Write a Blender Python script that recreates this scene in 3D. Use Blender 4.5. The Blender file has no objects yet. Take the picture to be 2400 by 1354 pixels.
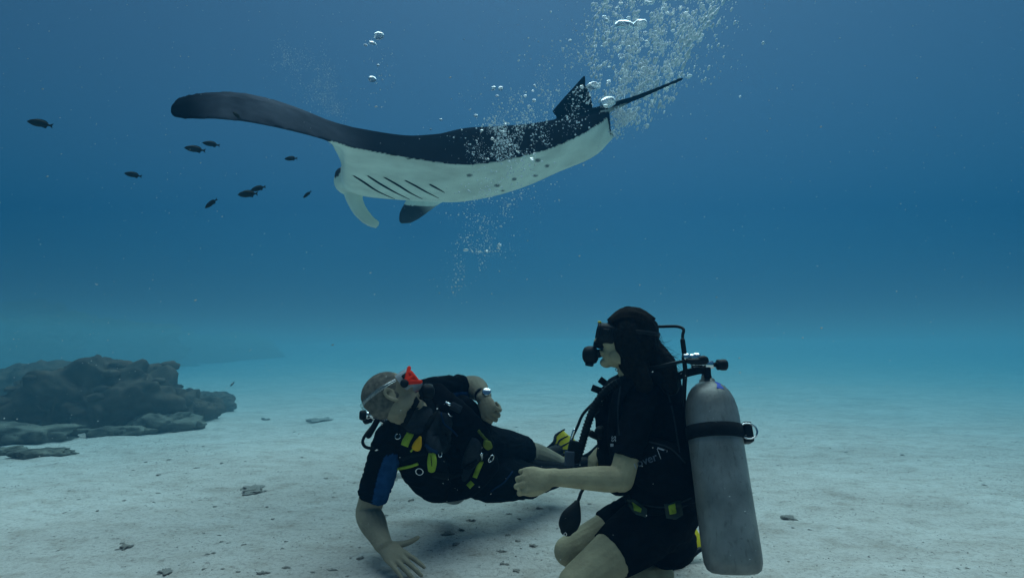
import bpy, bmesh, math, random
from mathutils import Vector, Matrix, noise
R = math.radians
S = bpy.context.scene
# ---------------------------------------------------------------- camera
F_PX, W_PX, H_PX = 1300.0, 2400.0, 1354.0
CAM_Z, PITCH = 0.85, R(7.6)
cam_data = bpy.data.cameras.new('camera')
cam = bpy.data.objects.new('camera', cam_data)
S.collection.objects.link(cam)
cam.location = (0, 0, CAM_Z)
cam.rotation_euler = (R(90) + PITCH, 0, 0)
cam_data.sensor_width = 36.0
cam_data.lens = 36.0 * F_PX / W_PX
cam_data.clip_start = 0.05
cam_data.clip_end = 1000
S.camera = cam
# ---------------------------------------------------------------- light
SUN_EL, SUN_AZ = R(68), R(12)      # azimuth from +Y towards +X
world = bpy.data.worlds.new('World'); S.world = world; world.use_nodes = True
nt = world.node_tree; bg = nt.nodes['Background']
sky = nt.nodes.new('ShaderNodeTexSky'); sky.sky_type = 'NISHITA'; sky.sun_disc = False
sky.sun_elevation = SUN_EL; sky.sun_rotation = SUN_AZ
nt.links.new(sky.outputs[0], bg.inputs[0]); bg.inputs[1].default_value = 0.042
sun = bpy.data.lights.new('sun', 'SUN'); sun.energy = 5.0; sun.angle = R(75); sun.color = (1.0, 0.875, 0.83)
sun_o = bpy.data.objects.new('sun', sun); S.collection.objects.link(sun_o)
sun_dir = Vector((math.sin(SUN_AZ)*math.cos(SUN_EL), math.cos(SUN_AZ)*math.cos(SUN_EL), math.sin(SUN_EL)))
sun_o.rotation_euler = sun_dir.to_track_quat('Z', 'Y').to_euler(); sun_o.location = (0, 0, 30)
vs = S.view_settings; vs.view_transform = 'Standard'; vs.look = 'None'; vs.exposure = 0.14; vs.gamma = 1; vs.use_curve_mapping = False
cy = S.cycles
cy.max_bounces = 6; cy.volume_bounces = 3; cy.diffuse_bounces = 3; cy.transparent_max_bounces = 24
# ---------------------------------------------------------------- water body (the haze of the sea)
def water_material(name='sea_water', dens=0.15, col=(0.006, 0.037, 0.071, 1), ab=(0.085, 0.48, 0.62, 1), g=.62):
    m = bpy.data.materials.new(name); m.use_nodes = True
    t = m.node_tree; t.nodes.clear()
    o = t.nodes.new('ShaderNodeOutputMaterial'); v = t.nodes.new('ShaderNodeVolumePrincipled')
    v.inputs['Density'].default_value = dens
    v.inputs['Color'].default_value = col
    v.inputs['Absorption Color'].default_value = ab
    v.inputs['Anisotropy'].default_value = g
    t.links.new(v.outputs[0], o.inputs['Volume'])
    return m
# ---------------------------------------------------------------- helpers
C = S.collection
CAM_M = Matrix.Translation((0, 0, CAM_Z)) @ Matrix.Rotation(R(90) + PITCH, 4, 'X')
def P(px, py, d):
    """place of a point seen at (px, py) of the photograph, d metres away"""
    return CAM_M @ Vector(((px - W_PX/2)*d/F_PX, (H_PX/2 - py)*d/F_PX, -d))
def PP(*t): return [P(*a) for a in t]
def link(name, me, mats=(), parent=None):
    me.name = name
    o = bpy.data.objects.new(name, me); C.objects.link(o)
    for m in (mats if isinstance(mats, (list, tuple)) else [mats]): me.materials.append(m)
    if parent: o.parent = parent; o.matrix_parent_inverse = parent.matrix_world.inverted()
    return o
def obj(name, bm, mats, parent=None, smooth=True):
    me = bpy.data.meshes.new(name); bm.normal_update(); bm.to_mesh(me); bm.free()
    if smooth: me.shade_smooth()
    return link(name, me, mats, parent)
def thing(name, label, cat, loc, group=None):
    o = bpy.data.objects.new(name, None); C.objects.link(o); o.location = loc
    o.empty_display_size = .05; o['label'] = label; o['category'] = cat
    if group: o['group'] = group
    o.matrix_world = Matrix.Translation(loc)
    return o
def tag(o, label, cat, group=None):
    o['label'] = label; o['category'] = cat
    if group: o['group'] = group
    return o
def cr(vals, sub):
    """Catmull-Rom through Vectors / tuples of floats"""
    out = []; n = len(vals)
    for i in range(n - 1):
        p0, p1, p2, p3 = vals[max(i-1, 0)], vals[i], vals[i+1], vals[min(i+2, n-1)]
        for k in range(sub):
            t = k/sub; t2 = t*t; t3 = t2*t
            out.append(tuple(.5*((2*b) + (-a+c)*t + (2*a-5*b+4*c-d)*t2 + (-a+3*b-3*c+d)*t3) for a, b, c, d in zip(p0, p1, p2, p3)))
    out.append(tuple(vals[-1])); return out
def tube(bm, pts, rads, side=None, n=14, sub=4, caps=('round', 'round'), mi=0, power=2.0):
    """a limb: rings of half widths (a along side, b across) along a smooth path"""
    pts = [tuple(p) for p in pts]
    rads = [(r, r) if not isinstance(r, (tuple, list)) else tuple(r) for r in rads]
    if len(rads) < len(pts): rads = rads + [rads[-1]]*(len(pts)-len(rads))
    if len(pts) > 2 or sub > 1:
        pts = cr(pts, sub); rads = [tuple(max(1e-4, q) for q in r) for r in cr(rads, sub)]
    pts = [Vector(p) for p in pts]
    T = []
    for i in range(len(pts)):
        a = pts[max(i-1, 0)]; b = pts[min(i+1, len(pts)-1)]
        v = (b - a); T.append(v.normalized() if v.length > 1e-9 else Vector((0, 0, 1)))
    sd = Vector(side) if side is not None else (Vector((0, 0, 1)) if abs(T[0].z) < .9 else Vector((1, 0, 0)))
    fr = []
    for i, t in enumerate(T):
        s_ = sd - t*sd.dot(t)
        if s_.length < 1e-4: s_ = t.orthogonal()
        s_.normalize()
        if side is None: sd = s_
        fr.append((s_, t.cross(s_).normalized()))
    rows = []
    def ring(c, f, ra, rb):
        r = []
        for k in range(n):
            a = 2*math.pi*k/n; ca, sa = math.cos(a), math.sin(a)
            if power != 2.0:
                e = 2.0/power; ca = math.copysign(abs(ca)**e, ca); sa = math.copysign(abs(sa)**e, sa)
            r.append(bm.verts.new(c + f[0]*ca*ra + f[1]*sa*rb))
        rows.append(r)
    m0 = min(rads[0]); m1 = min(rads[-1])
    if caps[0] == 'round':
        for a in (80, 55, 28): ring(pts[0] - T[0]*m0*math.sin(R(a)), fr[0], rads[0][0]*math.cos(R(a)), rads[0][1]*math.cos(R(a)))
    for p, f, r in zip(pts, fr, rads): ring(p, f, r[0], r[1])
    if caps[1] == 'round':
        for a in (28, 55, 80): ring(pts[-1] + T[-1]*m1*math.sin(R(a)), fr[-1], rads[-1][0]*math.cos(R(a)), rads[-1][1]*math.cos(R(a)))
    for i in range(len(rows)-1):
        for k in range(n):
            f = bm.faces.new((rows[i][k], rows[i][(k+1) % n], rows[i+1][(k+1) % n], rows[i+1][k])); f.material_index = mi
    for r, cp in ((rows[0], caps[0]), (rows[-1], caps[1])):
        if cp != 'open':
            f = bm.faces.new(r if r is rows[-1] else r[::-1]); f.material_index = mi
    return bm
def ball(bm, c, rad, mat3=None, mi=0, sub=3):
    r = rad if isinstance(rad, (tuple, list)) else (rad,)*3
    g = bmesh.ops.create_icosphere(bm, subdivisions=sub, radius=1)
    M = Matrix.Translation(c) @ (mat3.to_4x4() if mat3 else Matrix()) @ Matrix.Diagonal((*r, 1))
    bmesh.ops.transform(bm, matrix=M, verts=g['verts'])
    for f in {f for v in g['verts'] for f in v.link_faces}: f.material_index = mi
def boxm(bm, M, sz, bev=0.0, mi=0):
    g = bmesh.ops.create_cube(bm, size=1)
    bmesh.ops.transform(bm, matrix=M @ Matrix.Diagonal((*sz, 1)), verts=g['verts'])
    fs = {f for v in g['verts'] for f in v.link_faces}
    for f in fs: f.material_index = mi
    if bev > 0:
        es = list({e for v in g['verts'] for e in v.link_edges})
        bmesh.ops.bevel(bm, geom=es, offset=bev, segments=2, profile=.6, affect='EDGES')
def frame(o, x, z):
    """matrix with origin o, x axis along x, z axis near z"""
    x = Vector(x).normalized(); z = Vector(z); z = (z - x*z.dot(x)).normalized(); y = z.cross(x)
    return Matrix(((x.x, y.x, z.x, o[0]), (x.y, y.y, z.y, o[1]), (x.z, y.z, z.z, o[2]), (0, 0, 0, 1)))
def lathe(bm, prof, M, n=24, mi=0):
    """profile (r, h) turned round the local z axis of M"""
    rows = []
    for r, h in prof:
        rows.append([bm.verts.new(M @ Vector((r*math.cos(2*math.pi*k/n), r*math.sin(2*math.pi*k/n), h))) for k in range(n)] if r > 1e-6 else [bm.verts.new(M @ Vector((0, 0, h)))])
    for a, b in zip(rows, rows[1:]):
        for k in range(n):
            k2 = (k+1) % n
            if len(a) == 1 and len(b) == 1: continue
            if len(a) == 1: f = bm.faces.new((a[0], b[k2], b[k]))
            elif len(b) == 1: f = bm.faces.new((a[k], a[k2], b[0]))
            else: f = bm.faces.new((a[k], a[k2], b[k2], b[k]))
            f.material_index = mi
from mathutils.bvhtree import BVHTree
def fuse(bm, voxel, smooth=4, palette=None, factor=.5, keep=False):
    """one continuous skin round all the shapes in bm; colours of the shapes go into the point attribute 'col'"""
    bmesh.ops.recalc_face_normals(bm, faces=bm.faces)
    me = bpy.data.meshes.new('tmp'); bm.to_mesh(me)
    o = bpy.data.objects.new('tmp', me); C.objects.link(o)
    m = o.modifiers.new('r', 'REMESH'); m.mode = 'VOXEL'; m.voxel_size = voxel; m.adaptivity = 0
    if smooth:
        q = o.modifiers.new('s', 'SMOOTH'); q.iterations = smooth; q.factor = factor
    dg = bpy.context.evaluated_depsgraph_get(); dg.update()
    res = bpy.data.meshes.new_from_object(o.evaluated_get(dg))
    bpy.data.objects.remove(o); bpy.data.meshes.remove(me)
    if palette:
        bm.faces.ensure_lookup_table(); bv = BVHTree.FromBMesh(bm)
        mis = [f.material_index for f in bm.faces]
        at = res.attributes.new('col', 'FLOAT_COLOR', 'POINT')
        buf = []
        for v in res.vertices:
            hit = bv.find_nearest(v.co); c = palette[mis[hit[2]]]
            buf.extend((c[0], c[1], c[2], 1.0))
        at.data.foreach_set('color', buf)
    if not keep: bm.free()
    res.materials.clear(); res.shade_smooth()
    return res
def bvh_of(*objs):
    V = []; F = []
    for o in objs:
        me = o.data if hasattr(o, 'data') else o; k = len(V)
        V += [v.co.copy() for v in me.vertices]; F += [tuple(k+i for i in p.vertices) for p in me.polygons]
    return BVHTree.FromPolygons(V, F)
CAM_P = Vector((0, 0, CAM_Z))
def stick(px, py, bv, d0=2.5):
    """surface point and normal that lie in this direction from the shore of the view"""
    t = P(px, py, d0); dr = (t - CAM_P).normalized()
    h = bv.ray_cast(CAM_P, dr)
    if h[0] is None: h = bv.find_nearest(t)
    nrm = h[1] if h[1].dot(dr) < 0 else -h[1]
    return h[0], nrm.normalized()
def patch(bm, outline, bv, th, d0=2.5, mi=0, n=None, rings=(1, .96, .7, .4)):
    """a thin raised pad lying on a surface, outline in photo pixels"""
    out = cr([tuple(map(float, p)) for p in outline] + [tuple(map(float, outline[0]))], n or 1)[:-1]
    cx = sum(p[0] for p in out)/len(out); cy_ = sum(p[1] for p in out)/len(out)
    rows = []
    for ri, k in enumerate(rings):
        r = []
        for x, y in out:
            a, nn = stick(cx+(x-cx)*k, cy_+(y-cy_)*k, bv, d0); r.append(bm.verts.new(a + nn*(-.002 if ri == 0 else th)))
        rows.append(r)
    a, nn = stick(cx, cy_, bv, d0); cv = bm.verts.new(a + nn*th); m = len(out)
    for a, b in zip(rows, rows[1:]):
        for k in range(m): bm.faces.new((a[k], a[(k+1) % m], b[(k+1) % m], b[k])).material_index = mi
    for k in range(m): bm.faces.new((rows[-1][k], rows[-1][(k+1) % m], cv)).material_index = mi
def ribbon(bm, pts, w, th, bv, d0=2.5, sub=4, mi=0, lift=0.0):
    """a strap lying on a surface along a line given in photo pixels"""
    q = cr([tuple(map(float, p)) for p in pts], sub)
    H = [stick(x, y, bv, d0) for x, y in q]
    # keep the strap from diving into gaps
    L = []
    for i, (a, nn) in enumerate(H):
        t = (H[min(i+1, len(H)-1)][0] - H[max(i-1, 0)][0])
        t = t.normalized() if t.length > 1e-6 else Vector((1, 0, 0))
        s_ = t.cross(nn).normalized(); ww = w[0] + (w[1]-w[0])*i/(len(H)-1) if isinstance(w, tuple) else w
        L.append([bm.verts.new(a + s_*x*ww/2 + nn*(z+lift)) for x, z in ((-1, -.001), (-1, th), (1, th), (1, -.001))])
    for a, b in zip(L, L[1:]):
        for k in range(4): bm.faces.new((a[k], a[(k+1) % 4], b[(k+1) % 4], b[k])).material_index = mi
    bm.faces.new(L[0][::-1]); bm.faces.new(L[-1])
def torus(bm, M, Rr, r, n=20, m=8, arc=1.0, sx=1.0):
    pts = []
    k = int(n*arc)
    rows = []
    for i in range(n if arc >= 1 else k+1):
        a = 2*math.pi*i/n
        rows.append([bm.verts.new(M @ Vector(((Rr+r*math.cos(b))*math.cos(a)*sx, (Rr+r*math.cos(b))*math.sin(a), r*math.sin(b)))) for b in [2*math.pi*j/m for j in range(m)]])
    L = len(rows)
    for i in range(L if arc >= 1 else L-1):
        for j in range(m): bm.faces.new((rows[i][j], rows[(i+1) % L][j], rows[(i+1) % L][(j+1) % m], rows[i][(j+1) % m]))
def folds(me, amp=.0035, s=11.0, seed=1.0):
    """creases of worn neoprene"""
    out = []
    for v in me.vertices:
        q = Vector((v.co.x*s, v.co.y*s, v.co.z*s*2.1)) + Vector((seed, 0, seed*2))
        a = noise.noise(q*.5); out.extend(v.co + v.normal*amp*(1-abs(noise.noise(q+Vector((a*2, a, 0))))*3.2))
    me.vertices.foreach_set('co', out)
    me.update()
# ---------------------------------------------------------------- materials
def mat(name, col=None, rough=.6, var=.15, scale=20, bump=.0, bscale=60, metal=0.0, attr=False, spec=.02, col2=None, coat=0):
    m = bpy.data.materials.new(name); m.use_nodes = True
    t = m.node_tree; b = t.nodes['Principled BSDF']; N = t.nodes.new; Lk = t.links.new
    tc = N('ShaderNodeTexCoord'); nz = N('ShaderNodeTexNoise'); nz.inputs['Scale'].default_value = scale; nz.inputs['Detail'].default_value = 5
    Lk(tc.outputs['Object'], nz.inputs['Vector'])
    mx = N('ShaderNodeMix'); mx.data_type = 'RGBA'
    cr_ = N('ShaderNodeValToRGB'); cr_.color_ramp.elements[0].position = .35; cr_.color_ramp.elements[1].position = .65
    Lk(nz.outputs['Fac'], cr_.inputs['Fac']); Lk(cr_.outputs['Color'], mx.inputs['Factor'])
    if attr:
        at = N('ShaderNodeAttribute'); at.attribute_name = 'col'
        hs = N('ShaderNodeHueSaturation'); hs.inputs['Value'].default_value = 1-var
        Lk(at.outputs['Color'], hs.inputs['Color']); Lk(hs.outputs['Color'], mx.inputs['A']); Lk(at.outputs['Color'], mx.inputs['B'])
    else:
        c2 = col2 or tuple(c*(1-var) for c in col)
        mx.inputs['A'].default_value = (*c2, 1); mx.inputs['B'].default_value = (*col, 1)
    Lk(mx.outputs['Result'], b.inputs['Base Color'])
    b.inputs['Roughness'].default_value = rough; b.inputs['Metallic'].default_value = metal
    b.inputs['Specular IOR Level'].default_value = spec; b.inputs['Coat Weight'].default_value = coat
    if bump > 0:
        n2 = N('ShaderNodeTexNoise'); n2.inputs['Scale'].default_value = bscale; n2.inputs['Detail'].default_value = 4
        Lk(tc.outputs['Object'], n2.inputs['Vector'])
        bp = N('ShaderNodeBump'); bp.inputs['Strength'].default_value = bump; bp.inputs['Distance'].default_value = .01
        Lk(n2.outputs['Fac'], bp.inputs['Height']); Lk(bp.outputs['Normal'], b.inputs['Normal'])
    return m
# ---------------------------------------------------------------- palette of the place
M_neo = mat('black_neoprene', attr=True, rough=.75, var=.3, scale=30, bump=.25, bscale=90, spec=.01)
M_black = mat('black_fabric', (.011, .013, .016), rough=.8, var=.4, scale=40, bump=.3, bscale=150, spec=.05)
M_panel = mat('grey_cordura', (.03, .036, .045), rough=.85, var=.25, scale=60, bump=.35, bscale=220, spec=.05)
M_rub = mat('black_rubber', (.012, .014, .017), rough=.45, var=.3, scale=30, spec=.1)
M_blue = mat('dark_blue_fabric', (.015, .035, .085), rough=.8, var=.2)
M_yel = mat('yellow_plastic', (.62, .50, .03), rough=.4, var=.15, scale=30)
M_lime = mat('lime_webbing', (.34, .46, .05), rough=.6, var=.15, scale=40)
M_orange = mat('orange_plastic', (.80, .42, .02), rough=.4, var=.1)
M_red = mat('red_silicone', (.95, .045, .02), rough=.35, var=.1)
M_chrome = mat('chrome', (.75, .76, .78), rough=.18, var=.1, metal=1.0)
M_alu = mat('worn_aluminium', (.30, .31, .30), rough=.45, var=.28, scale=9, metal=.5, bump=.15, bscale=30, col2=(.17, .18, .175))
M_skin = mat('skin', attr=True, rough=.55, var=.24, scale=14, bump=.3, bscale=85, spec=.06)
# ---------------------------------------------------------------- seabed
def scuffs(m):
    # long scratches and rubbed patches on the metal
    t = m.node_tree; b = t.nodes['Principled BSDF']; N = t.nodes.new; L = t.links.new
    tc = N('ShaderNodeTexCoord'); mp = N('ShaderNodeMapping'); mp.inputs['Scale'].default_value = (60, 60, 5); mp.inputs['Rotation'].default_value = (.2, .12, 0)
    n1 = N('ShaderNodeTexNoise'); n1.inputs['Scale'].default_value = 1.6; n1.inputs['Detail'].default_value = 6; L(tc.outputs['Object'], mp.inputs[0]); L(mp.outputs[0], n1.inputs['Vector'])
    r1 = N('ShaderNodeValToRGB'); r1.color_ramp.elements[0].position = .56; r1.color_ramp.elements[0].color = (1, 1, 1, 1); r1.color_ramp.elements[1].position = .70; r1.color_ramp.elements[1].color = (.45, .45, .44, 1); L(n1.outputs['Fac'], r1.inputs[0])
    n2 = N('ShaderNodeTexNoise'); n2.inputs['Scale'].default_value = 55; n2.inputs['Detail'].default_value = 3; L(tc.outputs['Object'], n2.inputs['Vector'])
    r2 = N('ShaderNodeValToRGB'); r2.color_ramp.elements[0].position = .27; r2.color_ramp.elements[0].color = (.35, .36, .36, 1); r2.color_ramp.elements[1].position = .36; r2.color_ramp.elements[1].color = (1, 1, 1, 1); L(n2.outputs['Fac'], r2.inputs[0])
    src = b.inputs['Base Color'].links[0].from_socket
    for r in (r1, r2):
        x = N('ShaderNodeMix'); x.data_type = 'RGBA'; x.blend_type = 'MULTIPLY'; x.inputs['Factor'].default_value = .4; L(src, x.inputs['A']); L(r.outputs[0], x.inputs['B']); src = x.outputs['Result']
    L(src, b.inputs['Base Color'])
scuffs(M_alu)
def fbm(x, y, s, o=4, seed=0.0):
    return noise.fractal(Vector((x/s+seed*7.3, y/s-seed*3.1, seed)), 1.0, 2.0, o)
def ground(x, y):
    z = 0.0
    if y > 13 and x > -14 : pass
    # far sand raised as a bank to brighten the horizon, higher right of the reef
    u = max(0.0, y - 9.0); side = 1/(1+math.exp(-(x + .62*y - 1.0)/(2.5+.12*y)))
    k = min(1.0, u/52.0); z += (3.6*k**1.4 if k < 1 else 3.6)*side + min(u*.012, .8)*(1-side)
    r = math.hypot(x, y)
    z += .030*fbm(x, y, 2.6, 3, 1) * (1 + min(r, 30)*.06)
    if r < 18:
        z += .018*fbm(x+.3*y, y*1.6, .5, 3, 2)
        h = fbm(x, y, .16, 3, 5); z += .009*h - .014*max(0, h-.30)
    return z
def build_seabed():
    def axis(a, b, fine0, fine1, st, g):
        v = [fine0]
        while v[-1] < fine1: v.append(v[-1]+st)
        s = st; w = v[-1]
        while w < b: s *= g; w += s; v.append(min(w, b))
        s = st; w = fine0; L = []
        while w > a: s *= g; w -= s; L.append(max(w, a))
        return L[::-1] + v
    xs = axis(-119.0, 119.0, -4.2, 4.2, .026, 1.045); ys = axis(-8.0, 178.0, 1.5, 6.5, .026, 1.03)
    V = [(x, y, ground(x, y)) for y in ys for x in xs]; n = len(xs)
    F = [(j*n+i, j*n+i+1, (j+1)*n+i+1, (j+1)*n+i) for j in range(len(ys)-1) for i in range(n-1)]
    me = bpy.data.meshes.new('seabed'); me.from_pydata(V, [], F); me.shade_smooth()
    m = bpy.data.materials.new('coral_sand'); m.use_nodes = True
    t = m.node_tree; b = t.nodes['Principled BSDF']; N = t.nodes.new; L = t.links.new
    tc = N('ShaderNodeTexCoord'); mp = N('ShaderNodeMapping'); mp.inputs['Rotation'].default_value = (0, 0, R(25)); mp.inputs['Scale'].default_value = (.9, 1.3, 1)
    L(tc.outputs['Object'], mp.inputs['Vector'])
    def nz(scale, det, a, bb, ca, cb, vec=None):
        q = N('ShaderNodeTexNoise'); q.inputs['Scale'].default_value = scale; q.inputs['Detail'].default_value = det; q.inputs['Roughness'].default_value = .62
        L((vec or tc.outputs['Object']), q.inputs['Vector'])
        r = N('ShaderNodeValToRGB'); r.color_ramp.elements[0].position = a; r.color_ramp.elements[1].position = bb
        r.color_ramp.elements[0].color = (*ca, 1); r.color_ramp.elements[1].color = (*cb, 1); L(q.outputs['Fac'], r.inputs['Fac']); return r, q
    base, _ = nz(1.1, 6, .35, .65, (.55, .485, .44), (.66, .605, .56), mp.outputs[0])
    blot, _ = nz(6.0, 5, .34, .52, (.72, .68, .64), (1, 1, 1), mp.outputs[0])
    grit, _ = nz(55.0, 4, .36, .50, (.60, .57, .55), (1, 1, 1))
    crumb, _ = nz(21.0, 5, .30, .40, (.42, .40, .38), (1, 1, 1))
    col = base.outputs[0]
    for g, f in ((blot, .6), (grit, .5), (crumb, .6)):
        x = N('ShaderNodeMix'); x.data_type = 'RGBA'; x.blend_type = 'MULTIPLY'; x.inputs['Factor'].default_value = f
        L(col, x.inputs['A']); L(g.outputs[0], x.inputs['B']); col = x.outputs['Result']
    L(col, b.inputs['Base Color']); b.inputs['Roughness'].default_value = .95; b.inputs['Specular IOR Level'].default_value = 0
    h1 = N('ShaderNodeTexNoise'); h1.inputs['Scale'].default_value = 34; h1.inputs['Detail'].default_value = 6; h1.inputs['Roughness'].default_value = .7
    L(tc.outputs['Object'], h1.inputs['Vector'])
    bp = N('ShaderNodeBump'); bp.inputs['Strength'].default_value = .8; bp.inputs['Distance'].default_value = .02
    L(h1.outputs['Fac'], bp.inputs['Height']); L(bp.outputs[0], b.inputs['Normal'])
    o = link('seabed', me, m); o['kind'] = 'structure'
    return o
seabed = build_seabed()
# ---------------------------------------------------------------- the water itself
bm = bmesh.new(); boxm(bm, Matrix.Translation((0, 85, 2.35)), (240, 190, 8.7)); haze = obj('haze', bm, water_material(), smooth=False)
haze['kind'] = 'stuff'; haze['label'] = 'clear blue sea water that fills the whole scene'
# pale haze slab added low over the far sand for the horizon glow
bm = bmesh.new(); foot = [(-116, 4.5), (116, 4.5), (116, 176), (-116, 176)]
lo = [bm.verts.new((x, y, -1.2)) for x, y in foot]; hi_ = [bm.verts.new((x, y, 2.15 + (y-4.5)*.011)) for x, y in foot]
bm.faces.new(lo[::-1]); bm.faces.new(hi_)
for k in range(4): bm.faces.new((lo[k], lo[(k+1) % 4], hi_[(k+1) % 4], hi_[k]))
glow_layer = obj('glow_haze', bm, water_material('glow_layer', .047, (.40, .60, .60, 1), (1, 1, 1, 1), .2), smooth=False); glow_layer['kind'] = 'stuff'; glow_layer['label'] = 'pale haze layer added low over the far sand for the horizon glow'
# ---------------------------------------------------------------- reef
M_reef = mat('reef_rock', (.125, .088, .066), rough=.95, var=.5, scale=4, bump=.8, bscale=14, spec=0, col2=(.045, .040, .036))
M_reefp = mat('dusty_reef_rock', (.20, .19, .155), rough=.95, var=.5, scale=6, bump=1.0, bscale=18, spec=.1, col2=(.05, .048, .042))
def rock_mesh(seed, size, rough=.45, sub=5, crag=.3):
    bm = bmesh.new(); bmesh.ops.create_icosphere(bm, subdivisions=sub, radius=1)
    sx, sy, sz = size
    for v in bm.verts:
        n_ = v.co.normalized(); q = Vector((n_.x*sx, n_.y*sy, n_.z*sz)); s = max(size)
        a = noise.fractal(q/(s*.55)+Vector((seed*3.7, seed, 0)), 1.0, 2.0, 4)
        b = noise.ridged_multi_fractal(q/(s*.33)+Vector((0, seed*1.9, seed)), 1.0, 2.1, 5, 1.0, 2.0)
        c = noise.noise(q/(s*.07)+Vector((seed, 0, 3)))
        k = 1 + rough*a + crag*(b-1.1)*.5 + .05*c
        v.co = Vector((q.x*k, q.y*k, q.z*k))
    return bm
def reef(name, px, py, d, size, seed, label, cat, m=None, rz=0, sub=5, sink=.25, grp=None, crag=.3, heads=0):
    g = P(px, py, d); z = ground(g.x, g.y)
    bm = rock_mesh(seed, size, sub=sub, crag=crag)
    rnd = random.Random(seed)
    o = thing(name, label, cat, (g.x, g.y, z), grp)
    k = obj('rock', bm, m or M_reef, None); k.parent = o; k.location = (0, 0, size[2]*(1-sink)-size[2]*.35); k.rotation_euler = (0, 0, rz)
    # coral growth that pokes out of the rock: lumps on stalks and branching tufts
    if heads:
        vs_ = [v for v in k.data.vertices if v.normal.z > .05]
        for j in range(heads):
            v = rnd.choice(vs_); s = size[2]*rnd.uniform(.10, .26)
            b2 = bmesh.new()
            if j % 13 == 5:
                for q in range(9):
                    dv = Vector((rnd.uniform(-1, 1), rnd.uniform(-1, 1), rnd.uniform(.3, 1.2))).normalized()
                    tube(b2, [v.co, v.co+dv*s*.7, v.co+dv*s*1.2+Vector((0, 0, s*.3))], [s*.13, s*.1, s*.07], n=6, sub=2)
            else:
                g_ = bmesh.ops.create_icosphere(b2, subdivisions=3, radius=1)
                for w in b2.verts:
                    w.co = v.co + Vector((w.co.x*s, w.co.y*s, w.co.z*s*.55))*(1+.35*noise.noise(w.co*2.4+Vector((j, 0, seed))))
            c = obj('coral', b2, m or M_reef); c.parent = o; c.location = k.location; c.rotation_euler = k.rotation_euler
    return o
reef('reef_outcrop', 225, 935, 7.4, (1.10, .75, .60), 11, 'large dark brown coral outcrop, the biggest mound at the left edge of the sand', 'reef', rz=.2, sub=6, heads=26, sink=.3)
reef('reef_outcrop', 345, 925, 7.6, (.62, .5, .50), 12, 'dark rounded coral mound forming the right shoulder of the big outcrop', 'reef', rz=1.0, heads=14, sink=.3)
reef('reef_outcrop', 60, 905, 9.2, (1.5, .9, .52), 13, 'dim brown reef ridge behind the big outcrop at the left frame edge', 'reef', rz=-.1, sub=6, heads=14)
reef('reef_rock', 430, 955, 8.0, (.45, .35, .30), 14, 'dark coral boulder just right of the big outcrop', 'reef', rz=.4, heads=9)
reef('reef_rock', 490, 925, 9.6, (.42, .35, .24), 15, 'small dark coral head at the right tip of the near reef', 'reef', rz=.9, heads=5)
reef('reef_rock', 385, 985, 7.0, (.42, .28, .15), 16, 'pale dusty rubble rock in front of the dark boulder', 'reef', M_reefp, rz=.3, heads=5)
reef('reef_rock', 295, 1010, 6.6, (.32, .2, .07), 17, 'low pale rubble slab below the big outcrop', 'reef', M_reefp, rz=.4, heads=3)
reef('reef_rock', 60, 1020, 6.2, (.62, .3, .12), 18, 'long low dusty ledge on the sand at the left frame edge', 'reef', M_reefp, rz=.35, heads=4)
reef('reef_rock', 105, 1085, 5.2, (.24, .13, .05), 19, 'flat half buried rubble patch nearest the camera on the left', 'reef', M_reefp, rz=.3, heads=2)
reef('reef_rock', 10, 1070, 5.4, (.30, .12, .05), 20, 'thin half buried rubble ridge cut by the left frame edge', 'reef', M_reefp, rz=.2)
reef('reef_outcrop', -40, 864, 24, (5.4, 3.2, 1.7), 21, 'hazy blue reef hill rising behind the outcrops at far left', 'reef', rz=.1, sub=6)
reef('reef_outcrop', 230, 862, 29, (5.0, 3.2, 1.9), 22, 'faint reef hill behind the big outcrop, left of the open sand', 'reef', rz=-.1, sub=6)
reef('reef_outcrop', 450, 862, 36, (5.4, 3.2, 1.5), 23, 'faintest reef hill, farthest right along the hazy reef line', 'reef', rz=.15, sub=6)
reef('reef_outcrop', -60, 860, 40, (11, 6, 3.0), 24, 'big hazy reef slope reaching up at the far left frame edge', 'reef', rz=.1, sub=6)
# ---------------------------------------------------------------- stones and coral crumbs on the sand
M_stone = mat('coral_rubble', (.46, .43, .39), rough=.95, var=.5, scale=25, bump=.6, bscale=80, spec=0, col2=(.20, .18, .16))
rs = random.Random(5)
protos = []
for i in range(7):
    bm = rock_mesh(40+i, (1, .70, .5), sub=3, rough=.9, crag=.8); me = bpy.data.meshes.new('stone'); bm.to_mesh(me); bm.free(); me.shade_smooth(); me.materials.append(M_stone); protos.append(me)
def stone(px, py, w, label=None, name='stone', flat=.7, grp='small stones scattered over the sand'):
    d = .85*F_PX/max(12.0, (py-850)); g = P(px, py, d)
    for _ in range(3): # walk to where the line of view meets the sand
        dr = (g - CAM_P); k = (ground(g.x, g.y) - CAM_P.z)/dr.z; g = CAM_P + dr*k
    o = bpy.data.objects.new(name, rs.choice(protos)); C.objects.link(o)
    s = w*g.y/F_PX/2; o.location = (g.x, g.y, ground(g.x, g.y)-s*.02); o.scale = (s, s, s*flat)
    o.rotation_euler = (0, 0, rs.uniform(0, 6.28))
    tag(o, label or 'small grey coral stone lying loose on the pale sand', 'stone', None if label else grp)
    return o
stone(1852, 1215, 34, 'dark flat stone alone on the sand right of the silver tank')
stone(1250, 1279, 20, 'dark round pebble left of the kneeling diver knee')
stone(1212, 1268, 16, 'small pebble just left of the dark pebble by the knee')
stone(1048, 1250, 26, 'flat broken shell piece right of the planted hand', flat=.4)
stone(590, 1142, 62, 'longest thin coral fragment on the sand left of the lying diver', flat=.35)
stone(600, 1152, 44, 'short coral fragment touching the longest fragment', flat=.35)
stone(292, 1283, 30, 'grey pebble near the lower left on open sand')
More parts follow.
